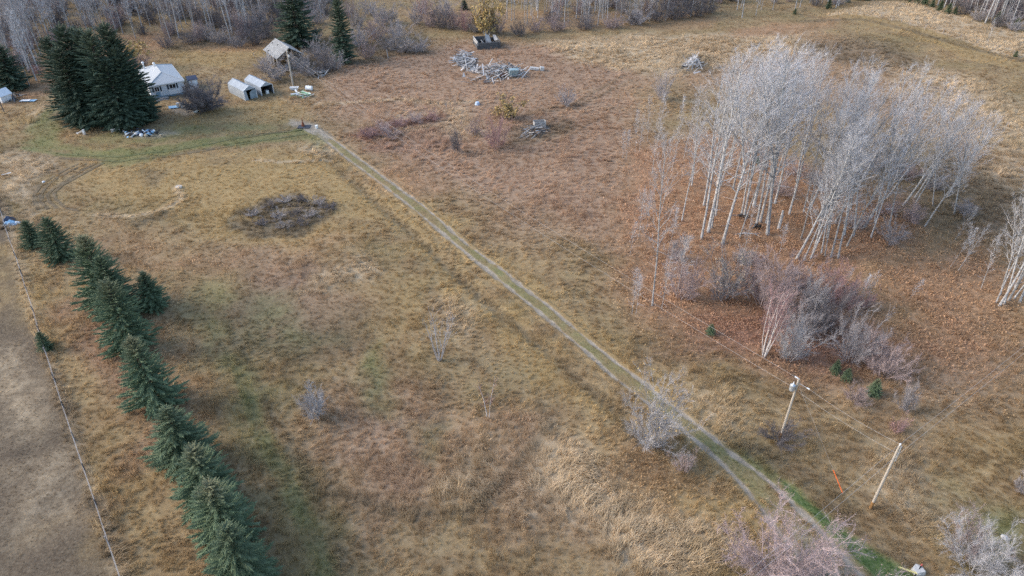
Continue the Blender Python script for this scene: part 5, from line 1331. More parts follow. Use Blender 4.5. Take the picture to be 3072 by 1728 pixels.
# shed at the gable side
sx, sy = (-69.01, 143.81)
o = thing('side_shed', 'small white shed with a dark blue roof close to the house wall', 'shed', (sx + .6, sy + 2.8, H1(sx, sy)), HA)
MB().box((0, 0, .95), (1.7, 2.4, 2.1)).build('wall', M_WHITE, o)
MB().slab([(-1.05, -1.4, 1.95), (1.05, -1.4, 1.95), (1.0, 0, 2.5), (-1.0, 0, 2.5)], .07).slab([(-1.0, 0, 2.5), (1.0, 0, 2.5), (1.05, 1.4, 1.95), (-1.05, 1.4, 1.95)], .07).build('roof', M_NAVY, o)
MB().box((-.87, -.2, .9), (.05, 1.0, 1.7)).build('door', M_SHUTTER, o)
for sgn in (-1, 1): MB().add([(sgn * .83, -1.2, 2.0), (sgn * .83, 1.2, 2.0), (sgn * .83, 0, 2.45), (sgn * .78, -1.2, 2.0), (sgn * .78, 1.2, 2.0), (sgn * .78, 0, 2.45)], [(0, 1, 2), (5, 4, 3), (0, 3, 4, 1), (1, 4, 5, 2), (2, 5, 3, 0)]).build('gable', M_WHITE, o)

# ---------------------------------------------------------------- two tarp shelters
def shelter(p0, ang, label, flap, L=7.0, W=2.75, Hs=1.95, Hr=2.75):
    """p0: front corner on the house side; length runs backwards"""
    o = thing('tarp_shelter', label, 'shelter', (p0[0], p0[1], H1(*p0)), ang, 'portable tarp shelters')
    n = 9; prof = [(0, 0), (-.03, Hs * .5), (.05, Hs), (W * .27, Hs + (Hr - Hs) * .52), (W / 2, Hr), (W * .73, Hs + (Hr - Hs) * .52), (W - .05, Hs), (W + .03, Hs * .5), (W, 0)]
    rr = random.Random(len(label)); V = []; F = []
    for i in range(n):
        t = i / (n - 1)
        for k, (a, z) in enumerate(prof):
            sag = -.10 * math.sin(math.pi * ((t * 3) % 1)) if 2 <= k <= 6 else 0
            V.append((a + rr.uniform(-.02, .02), L * t, max(0, z + sag)))
    m = len(prof)
    for i in range(n - 1):
        for k in range(m - 1): F.append((i * m + k, (i + 1) * m + k, (i + 1) * m + k + 1, i * m + k + 1))
    mb = MB(); mb.add(V, F)
    cov = mb.build('cover', M_TARP, o)
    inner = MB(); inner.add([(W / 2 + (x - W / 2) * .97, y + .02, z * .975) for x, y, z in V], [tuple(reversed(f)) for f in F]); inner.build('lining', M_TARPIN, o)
    MB().add([(a, L, z) for a, z in prof] + [(a, L - .04, z) for a, z in prof], [tuple(range(m)), tuple(reversed(range(m, 2 * m)))]).build('rear_panel', M_TARP, o)
    # front gable flap and frame
    tri = [(prof[2][0], 0, Hs), (prof[3][0], 0, prof[3][1]), (W / 2, 0, Hr), (prof[5][0], 0, prof[5][1]), (prof[6][0], 0, Hs)]
    MB().add([(x, -.02, z) for x, _, z in tri] + [(x, .02, z) for x, _, z in tri], [tuple(range(5)), tuple(reversed(range(5, 10)))] + [(i, i + 5, (i + 1) % 5 + 5, (i + 1) % 5) for i in range(5)]).build('gable_flap', M_TARP, o)
    for a in (0.03, W - .03): MB().tube([(a, -.05, 0), (a, -.05, Hs)], .06, 6).build('post', M_WHITE, o)
    MB().tube([(0.03, -.05, Hs), (W / 2, -.05, Hr), (W - .03, -.05, Hs)], .05, 6).build('front_rafter', M_WHITE, o)
    if flap:
        MB().slab([(.05, -.06, .0), (.7, -.25, .0), (.55, -.12, Hs * .95), (.05, -.05, Hs * .98)], .02).build('door_flap', M_TARP, o)
        MB().slab([(1.15, -.2, .05), (W - .1, -.06, .0), (W - .1, -.05, Hs * .96), (1.9, -.06, Hs * .93), (1.25, -.12, Hs * .72)], .02).build('door_flap', simple('dull_door_tarp', (.23, .28, .31), .6, .3, 1.5), o)
    else:
        bx = MB().box((1.7, .9, .35), (.6, .6, .7)).build('stored_crate', M_WHITEPL, o)
    return o
sa = math.atan2(2.2, 1.75)
shelter((-54.73, 138.32), sa - .12, 'silver tarp shelter with torn half open door flaps, nearer the house', True)
shelter((-52.14, 141.14), sa - .12, 'silver tarp shelter with an open black front, nearer the power pole', False)
x, y, w, h = -56.00, 148.63, 3.46, 1.90
bush('pink', x, y, w, h, 'small reddish bush squeezed between the two tarp shelters')

# ---------------------------------------------------------------- the old barn
bx, by = -53.0, 157.8
ba = math.atan2(-.818, .574)          # ridge direction, towards the open gable
o = thing('old_barn', 'derelict plank barn with a weathered shingle roof and a gaping open gable', 'barn', (bx, by, H1(bx, by)), ba)
BL, BW, BE, BR_ = 8.4, 5.8, 2.9, 4.75  # local: x along ridge, front at x=0, y across (0..BW)
rr = random.Random(4)
def plank_wall(a, b, z0, z1f, step=.28, miss=.06, mat=M_DARKWOOD):
    a = Vector(a); b = Vector(b); d = b - a; n = int(d.length / step)
    for i in range(n):
        if rr.random() < miss: continue
        t = (i + .5) / n; p = a + d * t; z1 = z1f(t) - rr.uniform(0, .12)
        if z1 - z0 < .2: continue
        MB().box((p.x, p.y, (z0 + z1) / 2), (step * .9 if abs(d.x) > abs(d.y) else .035, .035 if abs(d.x) > abs(d.y) else step * .9, z1 - z0), (rr.uniform(-.02, .02),) * 2 + (0,)).build('wall_plank', mat if rr.random() < .6 else M_OLDWOOD, o)
plank_wall((-BL, .1, 0), (-3.4, .1, 0), 0, lambda t: BE, miss=.05)
plank_wall((-1.6, .1, 0), (0, .1, 0), 0, lambda t: BE, miss=.05)
plank_wall((-BL, BW - .1, 0), (0, BW - .1, 0), 0, lambda t: BE)
plank_wall((-BL + .05, .1, 0), (-BL + .05, BW - .1, 0), 0, lambda t: BE + (BR_ - BE) * (1 - abs(2 * t - 1)))
plank_wall((-.05, .1, 0), (-.05, BW - .1, 0), 0, lambda t: 1.25, miss=.12, mat=M_OLDWOOD)
for k in range(6):
    q = k / 5 * (BL + .4) - BL - .2
    MB().beam((q, -.25, BE - .12), (q, BW / 2, BR_ - .1), .1, .12).beam((q, BW + .25, BE - .12), (q, BW / 2, BR_ - .1), .1, .12).build('rafter', M_DARKWOOD, o)
for cx_, cy_ in ((-.1, .15), (-.1, BW - .15), (-BL + .1, .15), (-BL + .1, BW - .15), (-.1, BW / 2)): MB().box((cx_, cy_, BE / 2), (.16, .16, BE)).build('post', M_DARKWOOD, o)
MB().beam((-.1, 0, BE - .1), (-.1, BW, BE - .1), .14, .16).build('tie_beam', M_DARKWOOD, o)
def roof_side(s):
    r2 = random.Random(s); g = MB(); rows, cols = 11, 16
    e = (lambda u, v: (-BL - .35 + (BL + .75) * u, (-.4 + (BW / 2 + .4) * v) if s == 0 else BW + .4 - (BW / 2 + .4) * v, BE - .16 + (BR_ - BE + .2) * v))
    for i in range(rows):
        for j in range(cols):
            if r2.random() < .012: continue
            u0, u1, v0, v1 = j / cols, (j + .98) / cols, i / rows, (i + 1.12) / rows
            lift = r2.uniform(0, .035)
            p = [Vector(e(u0, v0)), Vector(e(u1, v0)), Vector(e(u1, min(v1, 1))), Vector(e(u0, min(v1, 1)))]
            p[0].z += .05 + lift; p[1].z += .05 + lift
            if s: p = [p[1], p[0], p[3], p[2]]
            g.slab(p, .03)
    return g.build('roof_slope', M_OLDSHINGLE, o)
roof_side(0); roof_side(1)
MB().beam((-BL - .35, BW / 2, BR_ + .1), (.4, BW / 2, BR_ + .1), .3, .05).build('ridge_board', M_OLDWOOD, o)
for k in range(10):
    a = rr.uniform(0, 3.1); p = (rr.uniform(.2, 1.6), rr.uniform(.3, 3.5), rr.uniform(.1, .5))
    MB().box(p, (rr.uniform(1.0, 2.2), .16, .04), (rr.uniform(-.3, .3), rr.uniform(-.3, .3), a)).build('loose_board', M_OLDWOOD, o)

# ---------------------------------------------------------------- roofless log cabin
cx_, cy_ = -8.5, 175.0
ca = R(14)
o = thing('log_cabin', 'roofless log cabin ruin with dark walls and collapsed rafters inside', 'cabin', (cx_, cy_, H1(cx_, cy_)), ca)
CW, CD = 5.6, 5.2; rr = random.Random(9)
for k in range(8):
    z = .12 + k * .23; rad = .125
    def log(a, b, mat=M_DARKWOOD): MB().tube([a, ((a[0] + b[0]) / 2, (a[1] + b[1]) / 2, (a[2] + b[2]) / 2 + rr.uniform(-.02, .02)), b], [rad, rad * .96, rad * .9], 7).build('log', mat, o)
    if k < 7: log((-.25, 0, z), (CW + .2, 0, z))
    if k < 8: log((0, -.25, z + .1), (0, CD + .3, z + .1), M_OLDWOOD if k > 3 else M_DARKWOOD)
    if k < 6 or rr.random() < .5: log((CW, -.25, z + .1), (CW, CD + .2, z + .1))
    log((-.2, CD, z), (CW * (1 if k < 6 else .62), CD, z))
for k in range(14):
    a = (rr.uniform(.3, CW - .3), rr.uniform(.3, CD - .3), rr.uniform(.05, .6)); q = rr.uniform(0, 6.28); L = rr.uniform(2, 3.8)
    b = (min(CW, max(0, a[0] + math.cos(q) * L)), min(CD, max(0, a[1] + math.sin(q) * L)), rr.uniform(.3, 2.1))
    MB().beam(a, b, .14, .09).build('fallen_rafter', M_OLDWOOD if k % 3 else M_DARKWOOD, o)
MB().slab([(2.6, 2.2, .3), (4.2, 2.6, .5), (3.9, 4.6, 2.0), (2.9, 4.8, 2.6)], .06).build('roof_scrap', M_OLDWOOD, o)
MB().slab([(4.6, 1.8, 1.5), (5.4, 1.2, 1.7), (5.6, 4.6, 2.0), (4.9, 4.8, 2.1)], .08).build('roof_scrap', M_OLDWOOD, o)
for a, b in (((2.9, 4.9, 1.2), (2.5, 5.0, 2.9)), ((3.3, 4.9, 1.2), (3.1, 5.0, 2.7)), ((3.8, 4.9, 1.3), (4.1, 5.0, 2.4))): MB().beam(a, b, .12, .06).build('leaning_plank', M_OLDWOOD, o)

# ---------------------------------------------------------------- heaps of old lumber
def heap(name, label, cx, cy, pts, n, hmax, seed, Ls=(1.5, 4.0), mats=(M_BOARD, M_BOARD, M_OLDWOOD, M_BOARD, M_DARKWOOD, M_DARKBARK), cat='lumber pile', sticks=0.25):
    o = thing(name, label, cat, (cx, cy, H1(cx, cy)))
    r = random.Random(seed); xs = [p[0] for p in pts]; ys = [p[1] for p in pts]; k = 0
    while k < n:
        x, y = r.uniform(min(xs), max(xs)), r.uniform(min(ys), max(ys))
        sd = poly_sd(np.array([x]), np.array([y]), pts)[0]
        if sd < 0: continue
        top = hmax * min(1, sd / 2.0)
        L = r.uniform(*Ls); a = r.uniform(0, math.pi) if r.random() < .5 else r.gauss(.6, .4); el = r.gauss(0, .28)
        z = r.uniform(.08, max(.15, top)) + abs(math.sin(el)) * L * .35
        w, t = (r.uniform(.16, .36), r.uniform(.03, .06)) if r.random() > sticks else (.1, .1)
        MB().box((0, 0, 0), (L, w, t)).build('board', mats[r.randrange(len(mats))], o, (x - cx, y - cy, z), (r.uniform(-.5, .5), el, a))
        k += 1
    return o
heap('lumber_pile', 'big sprawling heap of grey weathered boards on the meadow below the log cabin', -5.2, 157.5, [(-14.02, 166.30), (-12.28, 168.83), (-10.08, 163.22), (-7.99, 157.91), (-4.42, 160.82), (0.18, 159.65), (2.89, 156.77), (3.71, 152.88), (0.18, 151.80), (-4.21, 151.26), (-7.78, 152.88), (-10.71, 157.91), (-13.24, 161.72)], 210, 1.5, 21)
heap('lumber_pile', 'smaller heap of grey boards at the upper end of the big heap', -12.3, 169.0, [(-13.51, 165.67), (-12.55, 173.41), (-9.99, 171.09), (-8.23, 163.83), (-9.44, 159.65), (-12.26, 160.82)], 80, 1.3, 22, Ls=(1.5, 3.2))
heap('lumber_pile', 'low row of long grey planks lying in the grass before the big heap', -8.8, 150.2, [(-10.08, 149.67), (-7.74, 151.80), (-2.91, 152.34), (-2.27, 150.20), (-5.88, 148.63), (-9.71, 147.59)], 16, .25, 23, Ls=(2.0, 4.5))
heap('brush_heap', 'pale grey heap of poles and boards at the edge of the poplar grove', 50.5, 161.6, [(39.63, 160.82), (42.68, 167.87), (44.23, 167.55), (44.61, 160.82), (42.47, 156.21), (39.44, 156.77)], 70, 1.6, 24, Ls=(1.5, 3.6), sticks=.5, cat='brush heap')
heap('brush_heap', 'dark old brush heap with grey branches beside the reddish meadow shrubs', 7.6, 118.4, [(1.47, 121.39), (3.15, 124.27), (6.13, 123.88), (6.62, 121.20), (3.77, 118.97), (1.74, 119.34)], 46, .9, 25, Ls=(1.2, 3.0), sticks=.8, mats=(M_OLDWOOD, M_DARKWOOD, M_DARKBARK), cat='brush heap')
heap('collapsed_shed', 'collapsed grey board shed lying flat below the tall narrow spruce', -43.5, 158.5, [(-45.76, 154.53), (-45.35, 158.49), (-43.72, 161.42), (-41.35, 160.24), (-41.21, 156.21), (-43.59, 152.88)], 46, .8, 26, Ls=(1.5, 3.2), cat='ruin')
def solid(name, label, cat, xy, rz=0, group=None, dz=0):
    return thing(name, label, cat, (xy[0], xy[1], H1(*xy) + dz), rz, group)
# single things in and round the big heap
x, y = (0.35, 153.15)
o = solid('metal_cabinet', 'faded teal sheet metal cabinet on its back at the end of the lumber heap', 'cabinet', (x, y), .15)
MB().box((0, 0, 1.0), (2.0, .8, 1.9), (.55, 0, 0)).build('body', M_TEAL, o)
for k in range(3): MB().box((-.6 + k * .6, -.62, 1.15), (.55, .04, 1.6), (.55, 0, 0)).build('door_panel', M_TEAL, o)
x, y = (-2.04, 153.43)
o = solid('rusty_drum', 'rusty brown drum lying between the boards and the teal cabinet', 'drum', (x, y), .7)
MB().tube([(-.45, 0, .35), (-.42, 0, .35), (.42, 0, .35), (.45, 0, .35)], [.3, .33, .33, .3], 14).build('barrel', M_RUST, o)
for q in (-.15, .15): MB().tube([(q - .02, 0, .35), (q + .02, 0, .35)], .345, 14).build('rib', M_RUST, o)
x, y = (-3.21, 154.53)
o = solid('old_appliance', 'small pale appliance box among the boards next to the rusty drum', 'appliance', (x, y), .3)
MB().box((0, 0, .5), (.9, .7, 1.0)).build('body', M_WHITE, o); MB().box((0, -.37, .5), (.8, .05, .85)).build('door', M_CONC, o)
x, y = (-8.91, 158.20)
o = solid('white_sheet', 'bright white curled sheet beside the upper part of the lumber heap', 'sheet', (x, y), .4)
MB().slab([(-.9, -.4, .25), (.7, -.6, .1), (.9, .5, .35), (-.5, .6, .75)], .03).build('panel', M_WHITEPL, o)
x, y = (-10.76, 153.98)
o = solid('white_scrap', 'small upright white scrap alone in the pink grass below the lumber heap', 'scrap', (x, y))
MB().slab([(-.35, 0, .0), (.35, .1, .0), (.1, .1, .9), (-.1, 0, .95)], .03).build('panel', M_WHITEPL, o)
x, y = (-0.79, 151.53)
o = solid('white_jug', 'little white jug in the grass below the teal cabinet', 'jug', (x, y))
MB().tube([(0, 0, 0), (0, 0, .3), (0, 0, .42), (0, 0, .5)], [.17, .18, .08, .07], 10).build('body', M_WHITEPL, o)
x, y = (5.81, 157.91)
o = solid('white_trough', 'overturned pale trough lying past the teal cabinet', 'trough', (x, y), -.1)
MB().box((-.7, 0, .35), (2.1, .9, .5), (0, .08, 0)).build('body', M_CONC, o); MB().box((1.0, -.1, .4), (.9, 1.0, .8), (0, .2, .2)).build('broken_end', M_CONC, o)
x, y = (-7.00, 136.03)
o = solid('blue_tub', 'upturned pale blue tub in the long meadow grass', 'tub', (x, y))
MB().tube([(0, 0, .0), (0, 0, .45), (0, 0, .6)], [.5, .42, .3], 14).build('body', simple('pale_blue_plastic', (.42, .52, .66), .5, .1), o)
MB().tube([(0, 0, .02), (0, 0, .09)], [.55, .55], 14).build('rim', simple('pale_blue_rim', (.5, .6, .72), .5, .1), o)
x, y = (-13.01, 133.59)
o = solid('old_post', 'short leaning grey post in the purple bramble patch', 'post', (x, y))
MB().tube([(0, 0, -.1), (-.2, 0, 1.3)], [.1, .08], 7).build('stake', M_GREYPOLE, o)
x, y = (5.16, 123.88)
o = solid('wooden_crate', 'grey slatted wooden crate on the old brush heap', 'crate', (x, y), .2)
for sgn in (-1, 1):
    for k in range(4): MB().box((0, sgn * .6, .35 + k * .26), (2.2, .05, .2)).build('slat', M_OLDWOOD, o)
    for k in range(4): MB().box((sgn * 1.1, 0, .35 + k * .26), (.05, 1.15, .2)).build('slat', M_OLDWOOD, o)
for a in (-1.05, 1.05):
    for b in (-.55, .55): MB().box((a, b, .65), (.09, .09, 1.3)).build('corner_post', M_OLDWOOD, o)

# ---------------------------------------------------------------- junk about the yard
o = solid('green_boat', 'pale green fibreglass dinghy wreck lying on junk beside the barn power pole', 'boat', (-43.22, 141.62), -.5)
hull = [(-1.5, .45, .55), (-.6, .6, .5), (.6, .5, .5), (1.7, 0, .65)]
V = []; F = []
for x_, w_, z_ in hull:
    V += [(x_, -w_, z_), (x_, -w_ * .7, z_ - .3), (x_, 0, z_ - .42), (x_, w_ * .7, z_ - .3), (x_, w_, z_)]
for i in range(3):
    for k in range(4): F.append((i * 5 + k, i * 5 + k + 1, (i + 1) * 5 + k + 1, (i + 1) * 5 + k))
MB().add(V, F).add([(v[0], v[1] * .93, v[2] + .02) for v in V], [tuple(reversed(f)) for f in F]).build('hull', M_GREENPL, o)
for sgn in (-1, 1): MB().tube([(x_, sgn * w_, z_ + .02) for x_, w_, z_ in hull], .05, 6).build('gunwale', M_WHITEPL, o)
o = solid('white_bathtub', 'white bathtub at the foot of the barn power pole', 'bathtub', (-46.35, 145.06), .1)
MB().box((0, 0, .32), (1.5, .75, .5), None, 1.12).build('body', M_WHITEPL, o); MB().box((0, 0, .575), (1.35, .6, .012)).build('basin', M_CONC, o); MB().box((0, -.42, .6), (1.75, .08, .06)).box((0, .42, .6), (1.75, .08, .06)).box((-.86, 0, .6), (.08, .76, .06)).box((.86, 0, .6), (.08, .76, .06)).build('rim', M_WHITEPL, o)
o = solid('white_tank', 'white plastic tank lying on its side beyond the green dinghy', 'tank', (-43.22, 145.06), -.2)
MB().tube([(-.75, 0, .5), (-.65, 0, .5), (.65, 0, .5), (.75, 0, .5)], [.3, .5, .5, .3], 14).build('shell', M_WHITEPL, o); MB().tube([(0, 0, .98), (0, 0, 1.08)], .12, 8).build('cap', M_WHITEPL, o)
heap('scrap_heap', 'low heap of pale green and white scrap strips under the dinghy', -44.6, 142.0, [(-45.97, 142.59), (-45.34, 144.06), (-42.63, 142.59), (-41.56, 140.19), (-43.30, 139.25), (-45.02, 140.19)], 26, .35, 31, Ls=(.8, 2.4), mats=(M_GREENPL, M_WHITEPL, M_OLDWOOD), cat='scrap heap')
o = solid('white_bucket', 'white bucket beside the head of the driveway', 'bucket', (-36.67, 123.69))
MB().tube([(0, 0, 0), (0, 0, .55)], [.2, .27], 12).build('body', M_WHITEPL, o); MB().tube([(0, 0, .53), (0, 0, .58)], .29, 12).build('rim', M_WHITEPL, o)
o = solid('hand_pump', 'rusty red hand pump on a dark slab at the head of the driveway', 'pump', (-39.40, 124.47))
MB().box((.2, -.2, .05), (2.2, 1.6, .1)).build('slab', simple('dark_stained_slab', (.06, .065, .08), .8, .3, 3), o)
MB().tube([(0, 0, .1), (0, 0, .5), (0, 0, .9)], [.3, .26, .12], 10).build('base', M_RUST, o)
pb = MB().tube([(0, 0, .9), (0, 0, 1.7)], [.09, .08], 8).build('column', M_RUST, o)
MB().tube([(0, 0, 1.6), (.35, 0, 1.9), (.6, 0, 1.5)], .03, 6).build('handle', M_RUST, pb)
o = solid('white_container', 'white rounded container beside the dark shrub in the yard', 'container', (-62.19, 131.21), .4)
MB().tube([(-.4, 0, .4), (-.3, 0, .4), (.4, 0, .4), (.55, 0, .4)], [.2, .42, .42, .2], 12).build('shell', M_WHITEPL, o); MB().box((.6, 0, .4), (.2, .15, .15)).build('spout', M_WHITEPL, o)
for i, (xy, c_, l_) in enumerate((((-67.44, 133.59), M_BLUETARP, 'light blue flat panel lying in the house yard'), ((-66.58, 133.81), M_WHITEPL, 'first of two white boxes on the yard ground beside the blue panel'), ((-65.86, 133.81), M_WHITEPL, 'second white box on the yard ground, farther from the blue panel'))):
    o = solid(('blue_sheet', 'white_box', 'white_box')[i], l_, ('panel', 'box', 'box')[i], xy, .4)
    if i == 0: MB().slab([(-.9, -.5, .2), (.9, -.5, .15), (.9, .5, .3), (-.9, .5, .35)], .05).build('sheet', c_, o)
    else: MB().box((0, 0, .45), (.45, .5, .9)).build('body', c_, o); MB().box((0, 0, .92), (.5, .55, .05)).build('lid', c_, o)
# trash heap before the old spruces
tx, ty = (-68.32, 120.08)
o = solid('trash_heap', 'heap of black, white and blue household trash in front of the old spruces', 'trash heap', (tx, ty))
rr = random.Random(61)
for k in range(60):
    x_ = rr.gauss(0, 1.7); y_ = rr.gauss(0, .8); s = rr.uniform(.25, .7)
    mt_ = (M_BLACK, M_WHITEPL, M_BLUETARP, M_BLACK, M_NAVY, M_CONC, M_TAN)[k % 7]
    if k % 3 == 0:
        MB().tube([(x_, y_, .0), (x_, y_, s * .35), (x_ + .05, y_, s * .7), (x_ + .05, y_, s * .85)], [s * .4, s * .55, s * .35, s * .08], 8).build('bag', mt_, o)
    else:
        MB().box((x_, y_, s * .3 + rr.uniform(0, .15)), (s * 1.2, s * .8, s * .35), (rr.uniform(-.5, .5), rr.uniform(-.5, .5), rr.uniform(0, 3))).build('scrap', mt_, o)
for i, (xy, l_) in enumerate((((-78.48, 120.27), 'small white upright carton at the foot of the big spruce clump'), ((-73.49, 121.77), 'pale low box under the spruce clump beside the trash heap'), ((-79.76, 121.20), 'flat pale scrap under the farthest spruces of the clump'))):
    o = solid('litter_box', l_, 'box', xy, i * .6)
    d_ = ((.35, .4, .9), (1.4, .6, .4), (1.3, .5, .15))[i]
    MB().box((0, 0, d_[2] / 2), d_).build('body', M_WHITEPL if i == 0 else M_CONC, o); MB().box((0, 0, d_[2] + .02), (d_[0] * 1.06, d_[1] * 1.06, .04)).build('lid', M_WHITEPL, o)
# doghouse, leaning post and panel on the far side of the yard
o = solid('doghouse', 'white gabled doghouse below the lone old spruce', 'doghouse', (-103.81, 137.86), -.35)
MB().box((0, 0, .8), (1.9, 2.2, 1.6)).build('wall', M_WHITE, o)
MB().slab([(-1.25, -1.4, 1.35), (0, -1.4, 2.5), (0, 1.4, 2.5), (-1.25, 1.4, 1.35)], .08).slab([(0, -1.4, 2.5), (1.25, -1.4, 1.35), (1.25, 1.4, 1.35), (0, 1.4, 2.5)], .08).build('roof', M_WHITE, o)
MB().add([(-.95, -1.1, 1.6), (.95, -1.1, 1.6), (0, -1.1, 2.4), (-.95, -1.0, 1.6), (.95, -1.0, 1.6), (0, -1.0, 2.4)], [(0, 1, 2), (5, 4, 3), (0, 3, 4, 1), (1, 4, 5, 2), (2, 5, 3, 0)]).build('gable', M_SIDING, o)
MB().box((0, -1.12, .6), (.7, .06, 1.0)).build('doorway_shade', M_BLACK, o)  # black panel on the solid wall, painting the dark of a doorway
heap('board_stack', 'dark stack of boards beside the white doghouse', -112.0, 136.5, [(-103.49, 139.25), (-103.41, 141.62), (-101.91, 140.19), (-101.74, 137.40)], 14, .5, 33, cat='board stack', mats=(M_DARKWOOD, M_OLDWOOD))
o = solid('white_panel_sheet', 'blue white sheet lying flat in the grass between doghouse and spruce clump', 'sheet', (-98.79, 137.63), .1)
MB().slab([(-1.6, -.35, .25), (1.3, -.4, .2), (1.7, .35, .3), (-1.4, .4, .3)], .05).build('panel', M_BLUETARP, o); MB().slab([(-1.4, -.3, .34), (.4, -.35, .3), (.5, .3, .36), (-1.2, .35, .36)], .03).build('cover', M_WHITEPL, o)
x, y = (-100.28, 131.85)
o = solid('dark_post', 'dark wooden post standing in front of the doghouse', 'post', (x, y))
MB().tube([(0, 0, -.2), (.0, 0, 2.3)], [.09, .08], 7).build('stake', M_DARKWOOD, o)
# tarp heap on the fence, well lid, stakes
o = solid('tarp_heap', 'crumpled light blue and dark tarp heap against the fence', 'tarp', (-72.92, 87.78), .3)
def crumple(mb, w, d, h, seed, n=7):
    r = random.Random(seed); V = []
    for i in range(n):
        for j in range(n):
            a, b = i / (n - 1) * 2 - 1, j / (n - 1) * 2 - 1
            V.append((a * w / 2 + r.uniform(-.06, .06), b * d / 2 + r.uniform(-.06, .06), max(0, (1 - max(abs(a), abs(b)) ** 2) * h * r.uniform(.55, 1.1))))
    mb.add(V, [(i * n + j, (i + 1) * n + j, (i + 1) * n + j + 1, i * n + j + 1) for i in range(n - 1) for j in range(n - 1)]); return mb
crumple(MB(), 1.5, 1.2, .8, 3).build('dark_fold', M_NAVY, o, (-.4, .9, 0))
crumple(MB(), 1.8, 1.1, .6, 4).build('blue_fold', M_BLUETARP, o, (0, -.1, 0))
crumple(MB(), .9, .5, .35, 5).build('white_fold', M_WHITEPL, o, (.9, -.2, 0)); crumple(MB(), .9, .4, .3, 6).build('white_fold', M_WHITEPL, o, (-.2, -.9, 0))
o = solid('well_lid', 'round pale concrete well cover in the golden field', 'well cover', (-52.93, 99.21))
MB().tube([(0, 0, -.1), (0, 0, .16)], .5, 20).build('ring', M_CONC, o); MB().tube([(0, 0, .163), (0, 0, .22)], [.54, .52], 20).build('lid', M_CONC, o)
for i, (xy, l_) in enumerate((((-75.20, 100.76), 'tiny white marker stone by the curved tyre tracks'), ((-82.70, 103.37), 'pale plank end lying in rough grass near the fence end'))):
    o = solid(('marker_stone', 'plank_scrap')[i], l_, ('stone', 'plank')[i], xy, .5)
    if i == 0: MB().tube([(0, 0, 0), (0, 0, .15), (0, 0, .26)], [.22, .24, .1], 7).build('stone', M_WHITE, o)
    else: MB().beam((-.7, 0, .22), (.7, .1, .3), .2, .05).build('board', M_WHITE, o)

# ---------------------------------------------------------------- power poles and wires
def wire(name, label, a, b, sag, rad=.008, n=24):
    a = Vector(a); b = Vector(b); P_ = []
    for i in range(n + 1):
        t = i / n; p = a.lerp(b, t); p.z -= sag * 4 * t * (1 - t); P_.append(p)
    o = MB().tube(P_, rad, 5).build(name, M_WIRE)
    return tag(o, label, 'wire')
def pole(xy, hh, label, mat, foot=True, rad=.13):
    z = H1(*xy); o = thing('power_pole', label, 'power pole', (xy[0], xy[1], z))
    MB().tube([(0, 0, -.5), (0, 0, hh * .5), (0, 0, hh)], [rad, rad * .86, rad * .7], 12).build('shaft', mat, o)
    if foot: MB().tube([(0, 0, -.3), (0, 0, .9)], [rad + .012, rad + .008], 12).build('stained_foot', M_POLEBASE, o)
    return o, z
pa = (25.76, 46.19); pb_ = (31.00, 38.09); pc = (-47.13, 147.08)
oA, zA = pole(pa, 7.8, 'wooden power pole with a small grey transformer can and an orange guy guard', M_POLE)
tc_ = MB().tube([(-.42, -.1, 6.5), (-.42, -.1, 6.55), (-.42, -.1, 7.15), (-.42, -.1, 7.25)], [.2, .24, .24, .12], 12).build('transformer', M_METAL, oA)
MB().tube([(-.42, -.1, 7.2), (-.42, -.1, 7.5)], [.06, .04], 8).build('bushing', M_WHITEPL, tc_)
MB().beam((-.4, 0, 6.9), (0, 0, 6.9), .06, .08).build('bracket', M_METAL, oA)
MB().tube([(-.05, .05, 7.8), (-.3, .25, 7.85)], [.05, .07], 8).build('insulator', M_WHITEPL, oA)
MB().tube([(.1, -.05, 7.3), (.75, -.45, 7.1)], .02, 5).build('strain_rod', M_METAL, oA)
MB().tube([(.72, -.43, 7.1), (.92, -.55, 7.05)], [.06, .07], 8).build('insulator', M_WHITEPL, oA)
ga = (29.32, 39.69)
g3 = Vector((ga[0] - pa[0], ga[1] - pa[1], H1(*ga) - zA))
MB().tube([g3, (0, 0, 7.3)], .006, 5).build('guy_wire', M_WIRE, oA)
dg = (Vector((0, 0, 7.3)) - g3).normalized()
MB().tube([g3 + dg * .15, g3 + dg * 2.25], .045, 8).build('guy_guard', M_ORANGE, oA)
oB, zB = pole(pb_, 7.9, 'wooden power pole carrying the two main lines, bare of any transformer', M_POLE)
MB().tube([(0, 0, 7.85), (0, 0, 8.1)], [.05, .07], 8).build('insulator', M_WHITEPL, oB)
MB().tube([(.1, 0, 6.9), (.24, 0, 6.95)], [.04, .06], 8).build('insulator', M_WHITEPL, oB)
MB().tube([(.1, -.12, 7.9), (.12, -.12, 6.2)], .05, 6).build('conduit', M_METAL, oB)
oC, zC = pole(pc, 7.8, 'grey leaning power pole beside the old barn', M_POLE, False, .2)
MB().tube([(.05, -.1, 7.6), (.15, -.3, 7.6)], [.05, .06], 8).build('insulator', M_WHITEPL, oC); MB().box((.25, -.2, 6.6), (.25, .2, .45)).build('meter_box', M_WHITEPL, oC)
A = Vector((*pa, zA)); B = Vector((*pb_, zB)); C = Vector((*pc, zC))
wire('service_wire', 'upper service wire from the transformer pole to the barn pole', A + Vector((-.3, .25, 7.85)), C + Vector((.1, -.2, 7.6)), 1.6)
wire('service_wire', 'lower service wire from the transformer can to the barn pole', A + Vector((-.5, 0, 6.9)), C + Vector((.1, -.2, 6.9)), 2.0)
wire('tap_wire', 'upper wire between the two near power poles', A + Vector((.92, -.55, 7.05)), B + Vector((0, 0, 8.05)), .25)
wire('tap_wire', 'lower wire between the two near power poles', A + Vector((.1, 0, 6.4)), B + Vector((.2, 0, 6.9)), .25)
